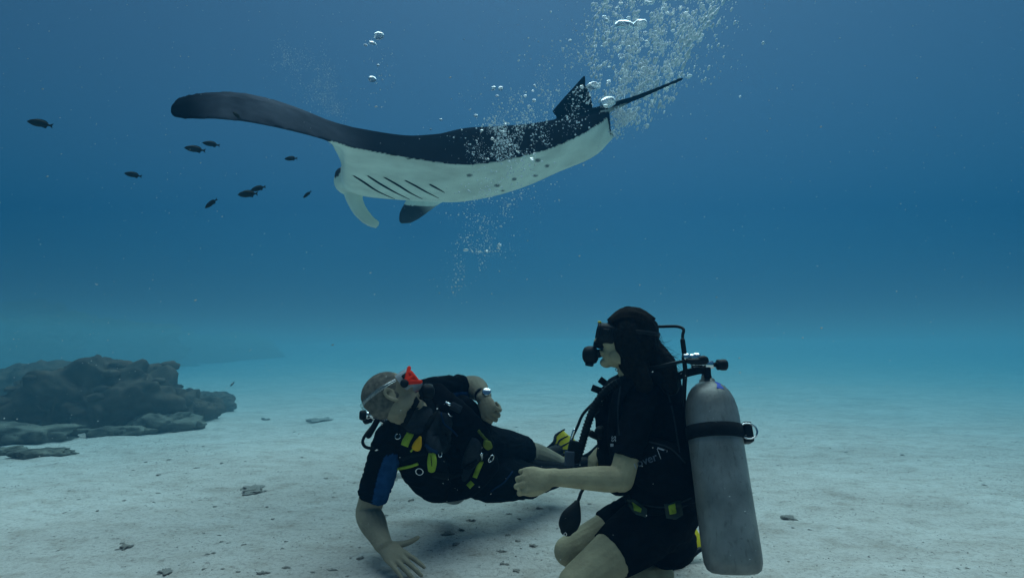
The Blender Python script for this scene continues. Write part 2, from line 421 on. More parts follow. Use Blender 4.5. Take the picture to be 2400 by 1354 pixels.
stone(385, 1340, 40, 'coral scrap cut by the bottom frame edge at left', flat=.5)
stone(615, 1342, 20, 'dark pebble at the bottom edge left of the planted hand')
stone(1212, 1338, 18, 'dark pebble at the bottom edge left of the kneeling diver')
stone(925, 1120, 62, 'brown flat stone on the sand in the gap of the lying diver arm', flat=.5)
stone(750, 985, 60, 'dark coral scraps on far sand left of the lying diver head', flat=.4)
stone(625, 895, 24, 'small dark lump far off on the hazy sand', flat=.9)
for i in range(150):
    py = 850 + 500*math.sqrt(rs.uniform(.012, 1)) if i % 2 else rs.uniform(960, 1350)
    cx_ = rs.choice((500, 900, 1050, 1250, 1950, 300)); px = rs.gauss(cx_, 260)
    if not 0 < px < 2400: px = rs.uniform(0, 2400)
    stone(px, py, rs.choice((5, 6, 6, 7, 8, 10, 13))*(.45+(py-850)/500), flat=rs.uniform(.35, .8))
# finer crumbs nobody could count
def crumbs():
    V = []; F = []; rr = random.Random(8)
    for i in range(15000):
        y = 1.5 + 8*rr.random()**1.6; x = rr.uniform(-1, 1)*(y*1.02+.2)
        c = fbm(x, y, .7, 3, 9)
        if c < rr.uniform(-.35, .35): continue
        s = rr.uniform(.0018, .0055)*(.6+.3*y/2); z = ground(x, y); a = rr.uniform(0, 6.28); k = len(V)
        h = s*rr.uniform(.35, .9)
        for j in range(4):
            rj = s*rr.uniform(.7, 1.5); V.append((x+rj*math.cos(a+j*1.57), y+rj*math.sin(a+j*1.57), z-.001))
        V.append((x+rr.uniform(-.3, .3)*s, y, z+h)); F += [(k, k+1, k+4), (k+1, k+2, k+4), (k+2, k+3, k+4), (k+3, k, k+4)]
    me = bpy.data.meshes.new('coral_crumbs'); me.from_pydata(V, [], F)
    o = link('coral_crumbs', me, mat('crumb_grey', (.42, .39, .36), rough=.95, var=.5, scale=9, spec=0, col2=(.20, .18, .17))); o['kind'] = 'stuff'; o['label'] = 'fine coral crumbs strewn over the sand'; 
crumbs()
# ---------------------------------------------------------------- the manta ray
def build_manta():
    # x, y of the top outline U (depth), near edge E (depth), belly outline B (depth), far side depth
    secs = [
     ((399, 246, 2.46), (399, 262, 2.44), None),
     ((412, 229, 2.50), (408, 276, 2.42), None),
     ((440, 218, 2.55), (440, 281, 2.43), None),
     ((520, 212, 2.72), (520, 282, 2.47), None),
     ((600, 222, 2.90), (600, 291, 2.54), None),
     ((690, 249, 3.10), (700, 312, 2.66), None),
     ((762, 279, 3.30), (775, 332, 2.80), None),
     ((785, 289, 3.36), (792, 336, 2.82), ((785, 352, 3.4), 3.7)),
     ((800, 295, 3.42), (803, 340, 2.84), ((800, 385, 3.7), 4.0)),
     ((812, 298, 3.45), (815, 343, 2.86), ((806, 442, 3.9), 4.35)),
     ((850, 310, 3.58), (852, 351, 2.92), ((850, 463, 3.95), 4.5)),
     ((950, 326, 3.74), (952, 369, 3.00), ((950, 471, 3.98), 4.6)),
     ((1020, 316, 3.80), (1022, 381, 3.03), ((1030, 476, 3.96), 4.6)),
     ((1090, 300, 3.82), (1090, 387, 3.05), ((1090, 476, 3.92), 4.55)),
     ((1160, 296, 3.80), (1160, 381, 3.07), ((1160, 462, 3.86), 4.5)),
     ((1240, 290, 3.74), (1240, 363, 3.12), ((1240, 438, 3.78), 4.4)),
     ((1310, 278, 3.66), (1310, 341, 3.20), ((1310, 405, 3.70), 4.2)),
     ((1370, 268, 3.58), (1370, 312, 3.28), ((1378, 378, 3.62), 3.95)),
     ((1408, 262, 3.52), (1405, 290, 3.36), ((1415, 352, 3.56), 3.75)),
     ((1428, 262, 3.48), (1424, 276, 3.42), ((1433, 322, 3.52), 3.6)),
    ]
    bm = bmesh.new(); loops = []
    for U, E, BB in secs:
        u = P(*U); e = P(*E)
        n_ = Vector((0, -.3, .25)) # bulge of the back towards up and near
        if BB is None:
            w = (u-e).length; th = .03+.06*w
            b = (u+e)/2 + Vector((0, .01, -th)); pts = []
            m1 = (u+e)/2 + n_.normalized()*w*.10
            pts = [e, e*.72+m1*.28+n_*.01, m1, u*.72+m1*.28+n_*.01, u, u*.7+b*.3, b, b*.6+e*.4]
            pts = [e, (e+m1)/2, m1, (u+m1)/2, u, u*.6+b*.4+Vector((0, 0, -.0)), b, b*.5+e*.5]
        else:
            B, fd = BB; b = P(*B)
            m1 = (u+e)/2 + n_.normalized()*(u-e).length*.10
            far = P((U[0]+B[0])/2, U[1]*.62+B[1]*.38, fd)
            m2 = (e+b)/2 + Vector((0, 0, -.0))
            pts = [e, (e+m1)/2, m1, (u+m1)/2, u, (u*.6+far*.4)+Vector((0, 0, .02)), far, (b*.5+far*.5)+Vector((0, 0, -.01)), b, m2*.5+b*.5+Vector((0, 0, -.01)), m2, m2*.5+e*.5]
        loops.append(pts)
    def resample(p, n):
        q = p+[p[0]]; L = [0]
        for a, b in zip(q, q[1:]): L.append(L[-1]+(a-b).length)
        out = []
        for k in range(n):
            s = L[-1]*k/n; i = max(j for j in range(len(L)-1) if L[j] <= s); t = (s-L[i])/max(1e-9, L[i+1]-L[i]); out.append(q[i].lerp(q[i+1], t))
        return out
    # keep E at index 0, U at index 12, so that the colours stay on their sides
    rows = []
    for p in loops:
        iu = 4
        def seg(a, n):
            L = [0]
            for x, y in zip(a, a[1:]): L.append(L[-1]+(x-y).length)
            o = []
            for k in range(n):
                s = L[-1]*k/n; i = 0
                while i < len(L)-2 and L[i+1] <= s: i += 1
                o.append(a[i].lerp(a[i+1], (s-L[i])/max(1e-9, L[i+1]-L[i])))
            return o
        rows.append(seg(p[:iu+1], 10)+seg(p[iu:]+[p[0]], 24))
    n = 34; dense = []
    for k in range(n):
        c = cr([tuple(r[k]) for r in rows], 4); dense.append([Vector(v) for v in c])
    vr = [[bm.verts.new(dense[k][i]) for k in range(n)] for i in range(len(dense[0]))]
    for i in range(len(vr)-1):
        for k in range(n):
            f = bm.faces.new((vr[i][k], vr[i][(k+1) % n], vr[i+1][(k+1) % n], vr[i+1][k]))
            f.material_index = 0 if k < 16 or i < 24 else 1
    bm.faces.new(vr[0][::-1]); bm.faces.new(vr[-1])
    # far wing: sweeps away behind the body, tip drooping below the belly line
    FW = [((870, 395, 4.35), (1400, 330, 3.9), .10), ((925, 385, 4.7), (1300, 370, 4.3), .09), ((960, 400, 5.0), (1200, 405, 4.8), .07), ((968, 430, 5.25), (1110, 440, 5.15), .05), ((950, 470, 5.4), (1038, 474, 5.35), .042), ((937, 495, 5.45), (1009, 494, 5.42), .036), ((934, 514, 5.45), (982, 513, 5.44), .030), ((938, 524, 5.45), (962, 523, 5.45), .022)]
    cA = cr([tuple(P(*a)) for a, b, t in FW], 4); cB = cr([tuple(P(*b)) for a, b, t in FW], 4); cT = cr([(t,) for a, b, t in FW], 4)
    rr = []
    for j, (a, b, t) in enumerate(zip(cA, cB, cT)):
        a = Vector(a); b = Vector(b); r = []; j0 = max(j-1, 0); j1 = min(j+1, len(cA)-1)
        tg = (Vector(cA[j1])+Vector(cB[j1])-Vector(cA[j0])-Vector(cB[j0])).normalized()
        up = (b-a).cross(tg).normalized()
        if up.z < -.2 or (abs(up.z) <= .2 and up.y < 0): up = -up
        for k in range(16):
            an = 2*math.pi*k/16; r.append(bm.verts.new((a+b)/2 + (a-b)/2*math.cos(an) + up*t[0]*math.sin(an)))
        rr.append(r)
    for i in range(len(rr)-1):
        for k in range(16):
            f = bm.faces.new((rr[i][k], rr[i][(k+1) % 16], rr[i+1][(k+1) % 16], rr[i+1][k]))
            f.material_index = (0 if k < 8 else 1) if i < 17 else 2
    bm.faces.new(rr[0][::-1]); bm.faces.new(rr[-1]).material_index = 2
    # head lobe with eye socket, tail root, pelvic fins
    ball(bm, P(812, 428, 3.98), (.085, .12, .085), mi=1)
    ball(bm, P(799, 414, 3.93), (.042, .06, .062), mi=2)
    tube(bm, PP((1340, 285, 3.6), (1395, 266, 3.53), (1440, 247, 3.47), (1500, 226, 3.42), (1560, 201, 3.38), (1598, 185, 3.35)), [.07, .040, .023, .0165, .013, .0125], n=10, mi=0)
    tube(bm, PP((1360, 298, 3.58), (1400, 275, 3.52), (1430, 259, 3.47), (1470, 244, 3.435)), [.05, .030, .013, .006], n=10, mi=1)
    # dorsal fin
    for (pts, rads) in ((PP((1330, 275, 3.62), (1345, 240, 3.6), (1360, 205, 3.58), (1369, 180, 3.57)), [(.115, .03), (.080, .022), (.042, .014), (.014, .008)]),
                        (PP((1362, 272, 3.60), (1372, 240, 3.59), (1374, 210, 3.58)), [(.085, .028), (.050, .018), (.02, .01)])):
        tube(bm, pts, rads, side=(1, -.25, 0), n=14, mi=0)
    tube(bm, PP((1340, 330, 3.6), (1400, 330, 3.56), (1434, 318, 3.52)), [(.10, .03), (.07, .022), (.03, .012)], side=(0, .2, 1), mi=1)
    tube(bm, PP((1424, 316, 3.52), (1436, 313, 3.52)), [(.016, .01), (.012, .01)], side=(0, .2, 1), mi=2)
    PAL = [(.011, .015, .020), (.84, .90, .80), (.05, .06, .07)]
    me = fuse(bm, .0115, smooth=6, palette=PAL)
    # hide colours: belly spots, grey fringe; light from above painted pale on the outer wing
    spots = [(1260, 376, 9, 6), (1282, 389, 7, 5), (1100, 411, 9, 5), (1165, 435, 9, 5), (1255, 412, 8, 4), (1205, 420, 8, 5), (1178, 447, 6, 3), (880, 352, 8, 3), (958, 372, 8, 3)]
    at = me.attributes['col']; inv = CAM_M.inverted(); buf = []
    for v, c in zip(me.vertices, [tuple(x.color) for x in at.data]):
        q = inv @ v.co; x = W_PX/2 + q.x/-q.z*F_PX; y = H_PX/2 - q.y/-q.z*F_PX; c = Vector(c[:3])
        if c[0] > .3:
            if v.co.y < 4.2:
                for sx, sy, a, b in spots:
                    k = ((x-sx)/(a*.7))**2 + ((y-sy)/(b*.7))**2
                    if k < 1.6: c = c.lerp(Vector((.17, .20, .20)), min(1, 1.6-k))
            c *= 1 - .22*max(0, noise.fractal(v.co*3.2, 1, 2, 5)) - .10*max(0, noise.noise(v.co*17))
            if x > 1400: c = c.lerp(Vector((.16, .19, .19)), max(0, min(.6, (x-1415)/60 + .4*noise.noise(v.co*9) - (y-300)/120)))
        else:
            w = noise.fractal(v.co*3.0+Vector((4, 0, 0)), 1, 2, 5)*.6+noise.fractal(v.co*14, 1, 2, 3)*.3
            g = max(0, min(1, (x-440)/80))*max(0, min(1, (880-x)/200))
            if v.co.y < 3.45: c = c.lerp(Vector((.10, .12, .15)), max(0, min(1, g*(.55+.7*w))))
            if v.co.y > 4.9 and y > 440: c = c.lerp(Vector((.42, .45, .43)), max(0, min(1, (x-968)/45-(y-470)/60)))
        buf += [c.x, c.y, c.z, 1]
    at.data.foreach_set('color', buf)
    M_hide = mat('manta_hide', attr=True, rough=.6, var=.15, scale=6, bump=.15, bscale=40, spec=0)
    root = thing('manta_ray', 'huge manta ray with black back and pale belly gliding above the two divers', 'manta ray', P(1150, 380, 3.8))
    body = link('body', me, M_hide, root)
    bv = bvh_of(body)
    # gill slits: dark wedges set on the belly
    M_gill = mat('gill_dark', (.012, .03, .035), rough=.8, var=.3)
    for pts in (((828, 411), (850, 425), (885, 448), (925, 466)), ((861, 411), (890, 430), (925, 450), (960, 467)), ((900, 415), (930, 432), (962, 452), (990, 466)), ((949, 422), (975, 436), (1000, 450), (1028, 464)), ((1006, 431), (1022, 440), (1042, 451))):
        bm = bmesh.new(); q = cr([tuple(map(float, p)) for p in pts], 4); L = []
        for i, (x, y) in enumerate(q):
            a, nn = stick(x, y, bv, 3.9); t = i/(len(q)-1); w = .013*math.sin(math.pi*min(.97, .06+t*.94))**.7*(1.15-.6*t)
            x2, y2 = q[min(i+1, len(q)-1)]; x0, y0 = q[max(i-1, 0)]
            dv = (stick(x2, y2, bv, 3.9)[0]-stick(x0, y0, bv, 3.9)[0]).normalized(); s_ = dv.cross(nn).normalized()
            L.append([bm.verts.new(a+s_*z*w+nn*h) for z, h in ((-1, -.004), (-.8, .004), (.8, .003), (1, -.004))])
        for a, b in zip(L, L[1:]):
            for k in range(3): bm.faces.new((a[k], a[k+1], b[k+1], b[k]))
        obj('gill_slit', bm, M_gill, root)
    # near cephalic fin, hanging down like a paddle; the far one rolled beside the mouth
    bm = bmesh.new(); tube(bm, PP((826, 440, 3.98), (832, 470, 3.97), (846, 497, 3.96), (866, 517, 3.95), (884, 527, 3.95)), [(.075, .05), (.060, .022), (.052, .018), (.042, .015), (.030, .012)], side=(1, 0, .55), n=18, mi=0)
    me = fuse(bm, .009, 5, palette=[(.84, .90, .80)]); link('cephalic_fin', me, M_hide, root)
    bm = bmesh.new(); ball(bm, P(793, 427, 3.90), (.014, .018, .018)); obj('eye', bm, mat('eye_black', (.01, .01, .012), rough=.1), root)
    return root
manta = build_manta()
# ---------------------------------------------------------------- reef fish
M_fish = mat('fish_olive', (.035, .038, .028), rough=.45, var=.4, scale=30, spec=.06)
def fish_part(kind):
    bm = bmesh.new()
    if kind == 'body':
        tube(bm, [(-.5, 0, 0), (-.38, 0, .01), (-.15, 0, .015), (.12, 0, .008), (.33, 0, 0), (.42, 0, 0)], [(.02, .015), (.10, .05), (.165, .075), (.14, .06), (.055, .025), (.035, .014)], side=(0, 0, 1), n=14)
    if kind == 'tail_fin':
        v = [bm.verts.new(p) for p in ((.38, .008, .03), (.38, -.008, -.03), (.52, 0, -.12), (.47, 0, 0), (.52, 0, .12), (.38, -.008, .03), (.38, .008, -.03))]
        bm.faces.new((v[0], v[4], v[3], v[6])); bm.faces.new((v[6], v[3], v[2])); bm.faces.new((v[5], v[1], v[3], v[4])); bm.faces.new((v[1], v[2], v[3]))
    if kind == 'dorsal_fin':
        A = [(-.28, 0, .13), (-.18, 0, .19), (0, 0, .205), (.2, 0, .17), (.3, 0, .09), (.3, 0, .04), (0, 0, .1), (-.2, 0, .12)]
        for s in (-.006, .006):
            f = [bm.verts.new((x, s*(1 if z < .15 else .2), z)) for x, y, z in A]; bm.faces.new(f if s > 0 else f[::-1])
    if kind == 'anal_fin':
        for s in (-.006, .006):
            f = [bm.verts.new((x, s, z)) for x, z in ((0, -.12), (.25, -.17), (.3, -.08), (.28, -.03))]; bm.faces.new(f if s < 0 else f[::-1])
    me = bpy.data.meshes.new(kind); bm.normal_update(); bm.to_mesh(me); bm.free()
    if kind == 'body': me.shade_smooth()
    me.materials.append(M_fish); return me
FM = {k: fish_part(k) for k in ('body', 'tail_fin', 'dorsal_fin', 'anal_fin')}
def fish(px, py, wpx, ang, d, label, yaw=0, fat=1.0):
    L = wpx*d/F_PX; o = thing('reef_fish', label, 'fish', P(px, py, d), 'dark reef fish swimming left of the manta')
    o.matrix_world = Matrix.Translation(P(px, py, d)) @ Matrix.Rotation(R(yaw), 4, 'Z') @ Matrix.Rotation(R(ang), 4, 'Y') @ Matrix.Diagonal((L, L, L*fat, 1))
    for k, me in FM.items():
        c = bpy.data.objects.new(k, me); C.objects.link(c); c.parent = o
for a in ((94, 290, 54, 8, 3.4, 'dark slim fish farthest left in the open water'),
          (495, 338, 38, 6, 3.9, 'plump dark fish, upper of the close pair under the wing tip'),
          (457, 350, 46, 5, 3.7, 'dark fish, lower of the close pair under the wing tip'),
          (682, 372, 32, 0, 4.2, 'small level fish under the middle of the raised wing'),
          (312, 410, 38, 8, 4.0, 'thin dark fish alone between the left edge fish and the pairs'),
          (605, 442, 38, -12, 3.9, 'fish tilted nose down behind the overlapping pair front fish'),
          (581, 455, 50, -1, 3.6, 'dark level fish in front in the overlapping pair'),
          (495, 477, 36, -35, 3.8, 'steeply diving fish, lowest of the shoal'),
          (720, 456, 24, -40, 4.2, 'tiny diving fish closest to the manta head'),
          (555, 271, 24, 40, 2.45, 'tiny fish in front of the manta outer wing')):
    fish(*a, yaw=10 if a[3] > 0 else -8)
fish(545, 899, 14, -50, 7.5, 'minute fish hovering above the right tip of the reef')
# ---------------------------------------------------------------- hands
def hand(bm, M, curl=(10, 15, 10), spread=4, thumb=None, s=1.0, mirror=1, mi=0, curls=None, nail=1):
    """M: wrist frame, x towards the fingers, z out of the back of the hand, y towards the thumb"""
    T = lambda x, y, z: M @ Vector((x*s, y*s*mirror, z*s))
    ax = lambda a: (M.to_3x3() @ Vector((0, mirror, 0)))
    tube(bm, [T(-.02, 0, 0), T(.015, 0, 0), (T(.05, 0, .002)), T(.078, -.001, 0)], [(.028*s, .021*s), (.030*s, .019*s), (.040*s, .016*s), (.039*s, .0125*s)], side=M.to_3x3() @ Vector((0, 1, 0)), n=16, mi=mi)
    ball(bm, T(.028, .022, -.006), (.030*s, .018*s, .017*s), M.to_3x3().normalized(), mi=mi)
    base = [(.080, .0315, .040, .026, .022), (.086, .0105, .045, .029, .022), (.083, -.0105, .041, .027, .021), (.074, -.0305, .033, .021, .019)]
    for i, (bx, by, l1, l2, l3) in enumerate(base):
        c = (curls[i] if curls else curl); yaw = R(spread*(1.5-i)); p = Vector((bx-.03, by*.85, 0)); k = Vector((bx, by, .001)); pts = [p, k]; a = 0
        for L, ci in zip((l1, l2, l3), c):
            a += R(ci); dv = Vector((math.cos(a)*math.cos(yaw), math.sin(yaw)*math.cos(a), -math.sin(a))); pts.append(pts[-1]+dv*L*.5); pts.append(pts[-1]+dv*L*.5)
        w = (1, 1.03, 1, .88)[i]
        tube(bm, [T(*q) for q in pts], [.0095*s*w, .0108*s*w, .0092*s*w, .0096*s*w, .0085*s*w, .0086*s*w, .0077*s*w, .0068*s*w], sub=2, n=10, mi=mi)
    th = thumb or ((.012, .022, -.004), (.038, .042, -.012), (.062, .056, -.018), (.086, .062, -.020))
    tube(bm, [T(*q) for q in th], [.014*s, .0125*s, .0105*s, .0085*s], sub=3, n=10, mi=mi)
# ---------------------------------------------------------------- heads
def head(bm, M, s=1.0, mi=0, ears=True, male=False):
    """M: centre of the head, x out of the face, z up"""
    T = lambda x, y, z: M @ Vector((x*s, y*s, z*s)); m3 = M.to_3x3()
    B = lambda c, r, sub=3: ball(bm, T(*c), tuple(q*s for q in r), m3, mi=mi, sub=sub)
    B((-.015, 0, .035), (.098, .076, .086)); B((.030, 0, .0), (.058, .064, .088)); B((.030, 0, -.055), (.052, .054, .050))
    B((.062, 0, -.092), (.024, .028, .019)); B((-.01, 0, -.03), (.07, .062, .07))
    for y in (-1, 1):
        B((.063, .036*y, -.018), (.022, .022, .020)); B((.086, .026*y, .030), (.010, .026, .008)); B((.012, .054*y, -.062), (.04, .012, .028))
        if ears:
            tube(bm, [T(-.004, .072*y, .006), T(-.012, .083*y, .024), T(-.030, .087*y, .022), T(-.034, .085*y, .0), T(-.022, .078*y, -.024), T(-.008, .073*y, -.034)], [.0065*s, .0075*s, .0075*s, .007*s, .0065*s, .0075*s], n=8, mi=mi)
            B((-.014, .074*y, -.004), (.016, .006, .024))
        B((.098, .011*y, -.026), (.010, .008, .007))
        B((.078, .030*y, .012), (.014, .016, .013))
    tube(bm, [T(.086, 0, .03), T(.097, 0, .008), T(.110, 0, -.015), T(.108, 0, -.026)], [.009*s, .009*s, .0115*s, .010*s], n=10, mi=mi)
    tube(bm, [T(.079, .022, -.056), T(.090, .009, -.051), T(.092, 0, -.053), T(.090, -.009, -.051), T(.079, -.022, -.056)], [.005*s, .006*s, .0055*s, .006*s, .005*s], n=8, mi=mi)
    tube(bm, [T(.078, .019, -.060), T(.088, 0, -.064), T(.078, -.019, -.060)], [.005*s, .0075*s, .005*s], n=8, mi=mi)
SK_W = (.43, .37, .24); SK_M = (.33, .28, .20)
# ================================================================ the kneeling diver
def build_kneeler():
    root = thing('person', 'person kneeling on the sand in black shorty wetsuit, dark ponytail, seen from the side', 'person', Vector((P(1480, 1300, 2.15).x, 2.15, .02)))
    hc = P(1466, 801, 2.15)
    hM = frame(hc, (-1, .22, .17), (.15, 0, 1))
    neck = P(1490, 890, 2.2); shN = P(1500, 952, 2.06); shF = P(1448, 935, 2.38)
    chest = P(1515, 985, 2.22); waist = P(1535, 1120, 2.2); pel = P(1548, 1205, 2.2)
    elN = P(1456, 1122, 1.98); wrN = P(1290, 1119, 1.93)
    elF = P(1475, 1090, 2.52); wrF = P(1416, 1047, 2.42)
    hipN = P(1545, 1215, 2.09); hipF = P(1530, 1205, 2.30)
    knN = P(1352, 1362, 1.90); knF = P(1338, 1288, 2.19)
    anN = P(1560, 1345, 2.22); anF = P(1540, 1300, 2.48)
    bm = bmesh.new()
    head(bm, hM, 1.0, ears=False)
    tube(bm, [hM @ Vector((-.02, 0, -.05)), neck*.5+hc*.5+Vector((-.005, 0, -.02)), neck], [.056, .052, .060], mi=0)
    side = (shN - shF).normalized()
    tube(bm, [neck, chest, waist, pel], [(.10, .07), (.150, .100), (.115, .085), (.145, .105)], side=side, n=20)
    for sh, el, wr, in ((shN, elN, wrN), (shF, elF, wrF)):
        tube(bm, [sh*.6+neck*.4, sh, (sh+el)/2, el], [.05, .052, .046, .046], n=14)
        dv = (wr-el)
        tube(bm, [el+(sh-el)*.06, el+dv*.12, el+dv*.32, el+dv*.7, el+dv*.93, wr], [.040, (.045, .047), (.044, .044), (.034, .032), (.029, .024), (.029, .023)], side=(0, 0, 1), n=16)
        ball(bm, el + (el-sh).normalized()*.012 + (el-wr).normalized()*.018, .028)
    for hp, kn, an in ((hipN, knN, anN), (hipF, knF, anF)):
        tube(bm, [hp, hp*.6+kn*.4, kn*.8+hp*.2, kn], [.098, .092, .070, .060], n=18)
        ball(bm, kn + (kn-hp).normalized()*.012, (.056, .056, .056))
        tube(bm, [kn, kn*.7+an*.3+Vector((0, 0, -.01)), an*.8+kn*.2, an], [.054, .058, .040, .034], n=16)
    # near hand: loose fist seen from its back
    hN = frame(wrN, (wrN-elN).normalized()+Vector((0, 0, -.12)), (-.05, -1, .30))
    hand(bm, hN, curls=((62, 78, 40), (66, 84, 45), (68, 86, 45), (66, 84, 45)), spread=2.5, s=1.1, mirror=1,
         thumb=((.012, .022, -.004), (.045, .036, -.016), (.074, .036, -.020), (.100, .026, -.016)))
    # far hand: hangs with bent fingers
    hF = frame(wrF, (-.62, .1, -.75), (-.7, -.3, .6))
    hand(bm, hF, curls=((38, 45, 25), (42, 48, 28), (46, 50, 28), (52, 50, 28)), spread=3, s=.98, mirror=-1)
    bmesh.ops.recalc_face_normals(bm, faces=bm.faces)
    body = link('body', fuse(bm, .0031, 3, palette=[SK_W]), M_skin, root)
    # wetsuit: shirt with short sleeves, shorts to above the knee
    bm = bmesh.new()
    tube(bm, [neck+Vector((-.004, 0, .026)), neck+Vector((0, 0, -.02)), chest, waist, pel+Vector((0, 0, .03))], [(.066, .062), (.125, .085), (.162, .112), (.128, .098), (.150, .115)], side=side, n=22, caps=('flat', 'round'))
    for sh, el, hem in ((shN, elN, .70), (shF, elF, .72)):
        tube(bm, [sh*.45+neck*.55, sh*.9+neck*.1, sh*.72+el*.28, sh*(1-hem)+el*hem], [.062, .064, .057, .054], n=18, caps=('round', 'flat'))
    for hp, kn, hem in ((hipN, knN, .60), (hipF, knF, .60)):
        tube(bm, [hp+(hp-kn)*.18+Vector((0, 0, -.01)), hp, hp*.6+kn*.4, hp*(1-hem)+kn*hem], [.10, .112, .101, .088], n=20, caps=('round', 'flat'))
    ball(bm, P(1560, 1262, 2.2), (.115, .15, .105)); ball(bm, P(1540, 1225, 2.17), (.14, .17, .10))
    suit = link('wetsuit', fuse(bm, .006, 3, palette=[(.007, .008, .011)]), M_neo, root)
    folds(suit.data)
    # hair: shell, ponytail, loose strands
    M_hair = mat('dark_hair', (.014, .011, .009), rough=.5, var=.5, scale=60, bump=.6, bscale=90, col2=(.005, .005, .005))
    bm = bmesh.new()
    H = lambda x, y, z: hM @ Vector((x, y, z))
    ball(bm, H(-.020, 0, .043), (.102, .084, .092), hM.to_3x3()); ball(bm, H(-.045, 0, .0), (.082, .082, .095), hM.to_3x3())
    for sg in (-1, 1):
        ball(bm, H(-.006, .070*sg, .010), (.052, .028, .070), hM.to_3x3()); tube(bm, [H(.004, .074*sg, .02), H(-.006, .080*sg, -.03), H(-.040, .074*sg, -.075), H(-.075, .055*sg, -.10)], [.022, .022, .026, .03], n=10)
    tube(bm, PP((1495, 800, 2.17), (1524, 832, 2.16), (1552, 862, 2.12), (1572, 905, 2.08)), [.066, .064, .058, .034], n=14)
    tube(bm, PP((1472, 810, 2.13), (1486, 852, 2.10), (1508, 900, 2.05)), [.060, .058, .036], n=14)
    hair = link('hair', fuse(bm, .006, 2), M_hair, root)
    q = []
    for v in hair.data.vertices: q.extend(v.co + v.normal*.004*noise.noise(Vector((v.co.x*60, v.co.y*60, v.co.z*18))))
    hair.data.vertices.foreach_set('co', q)
    bm = bmesh.new(); rh = random.Random(3)
    def strand(p, w=.0011):
        for i in range(len(p)-1): pass
        tube(bm, p, [w, w, w*.6, w*.3], n=4, sub=3, caps=('flat', 'flat'))
    for i in range(150):
        a = rh.uniform(0, 1); x = 1500+60*a+rh.uniform(-14, 14); y = 790+70*a+rh.uniform(-30, 12); d = 2.13+rh.uniform(-.06, .08)
        L = rh.uniform(20, 62); q = PP((x-rh.uniform(15, 30), y-rh.uniform(5, 20), d), (x, y, d), (x+L*.5, y+L*.32+rh.uniform(-8, 8), d), (x+L*.95, y+L*.55+rh.uniform(-16, 14), d+.02))
        strand(q, rh.uniform(.0008, .0016))
    for i in range(200): # strokes over the crown
        a0 = rh.uniform(-1.2, 1.2); pts = []
        for k in range(4):
            t = k/3; th = 1.25-2.1*t; r = 1.02+.012*rh.random()
            pts.append(H(-.02+.104*r*math.sin(th)*math.cos(a0*.5), .086*r*math.sin(a0)*(.5+.5*math.cos(th*.8)), .043+.094*r*math.cos(th)*math.cos(a0*.9)))
        strand(pts, .0012)
    for i in range(46): # fly-aways along the back of the head
        t = rh.uniform(0, 1); x = 1470+58*t; y = 722+50*t*t; L = rh.uniform(20, 50)
        strand(PP((x-18, y+4, 2.14), (x, y-1-rh.uniform(0, 4), 2.14), (x+L*.5, y+L*.35+rh.uniform(-5, 4), 2.14), (x+L*.7, y+L*.9+rh.uniform(-8, 8), 2.14)), .0007)
    obj('hair_strands', bm, mat('brown_hair_strands', (.024, .016, .011), rough=.5, var=.6, scale=40), root)
    return root, body, suit, hM, dict(neck=neck, chest=chest, waist=waist, pel=pel, side=side, shN=shN, shF=shF, elN=elN, anN=anN, anF=anF, knN=knN, knF=knF)
kneeler, k_body, k_suit, k_head, kj = build_kneeler()
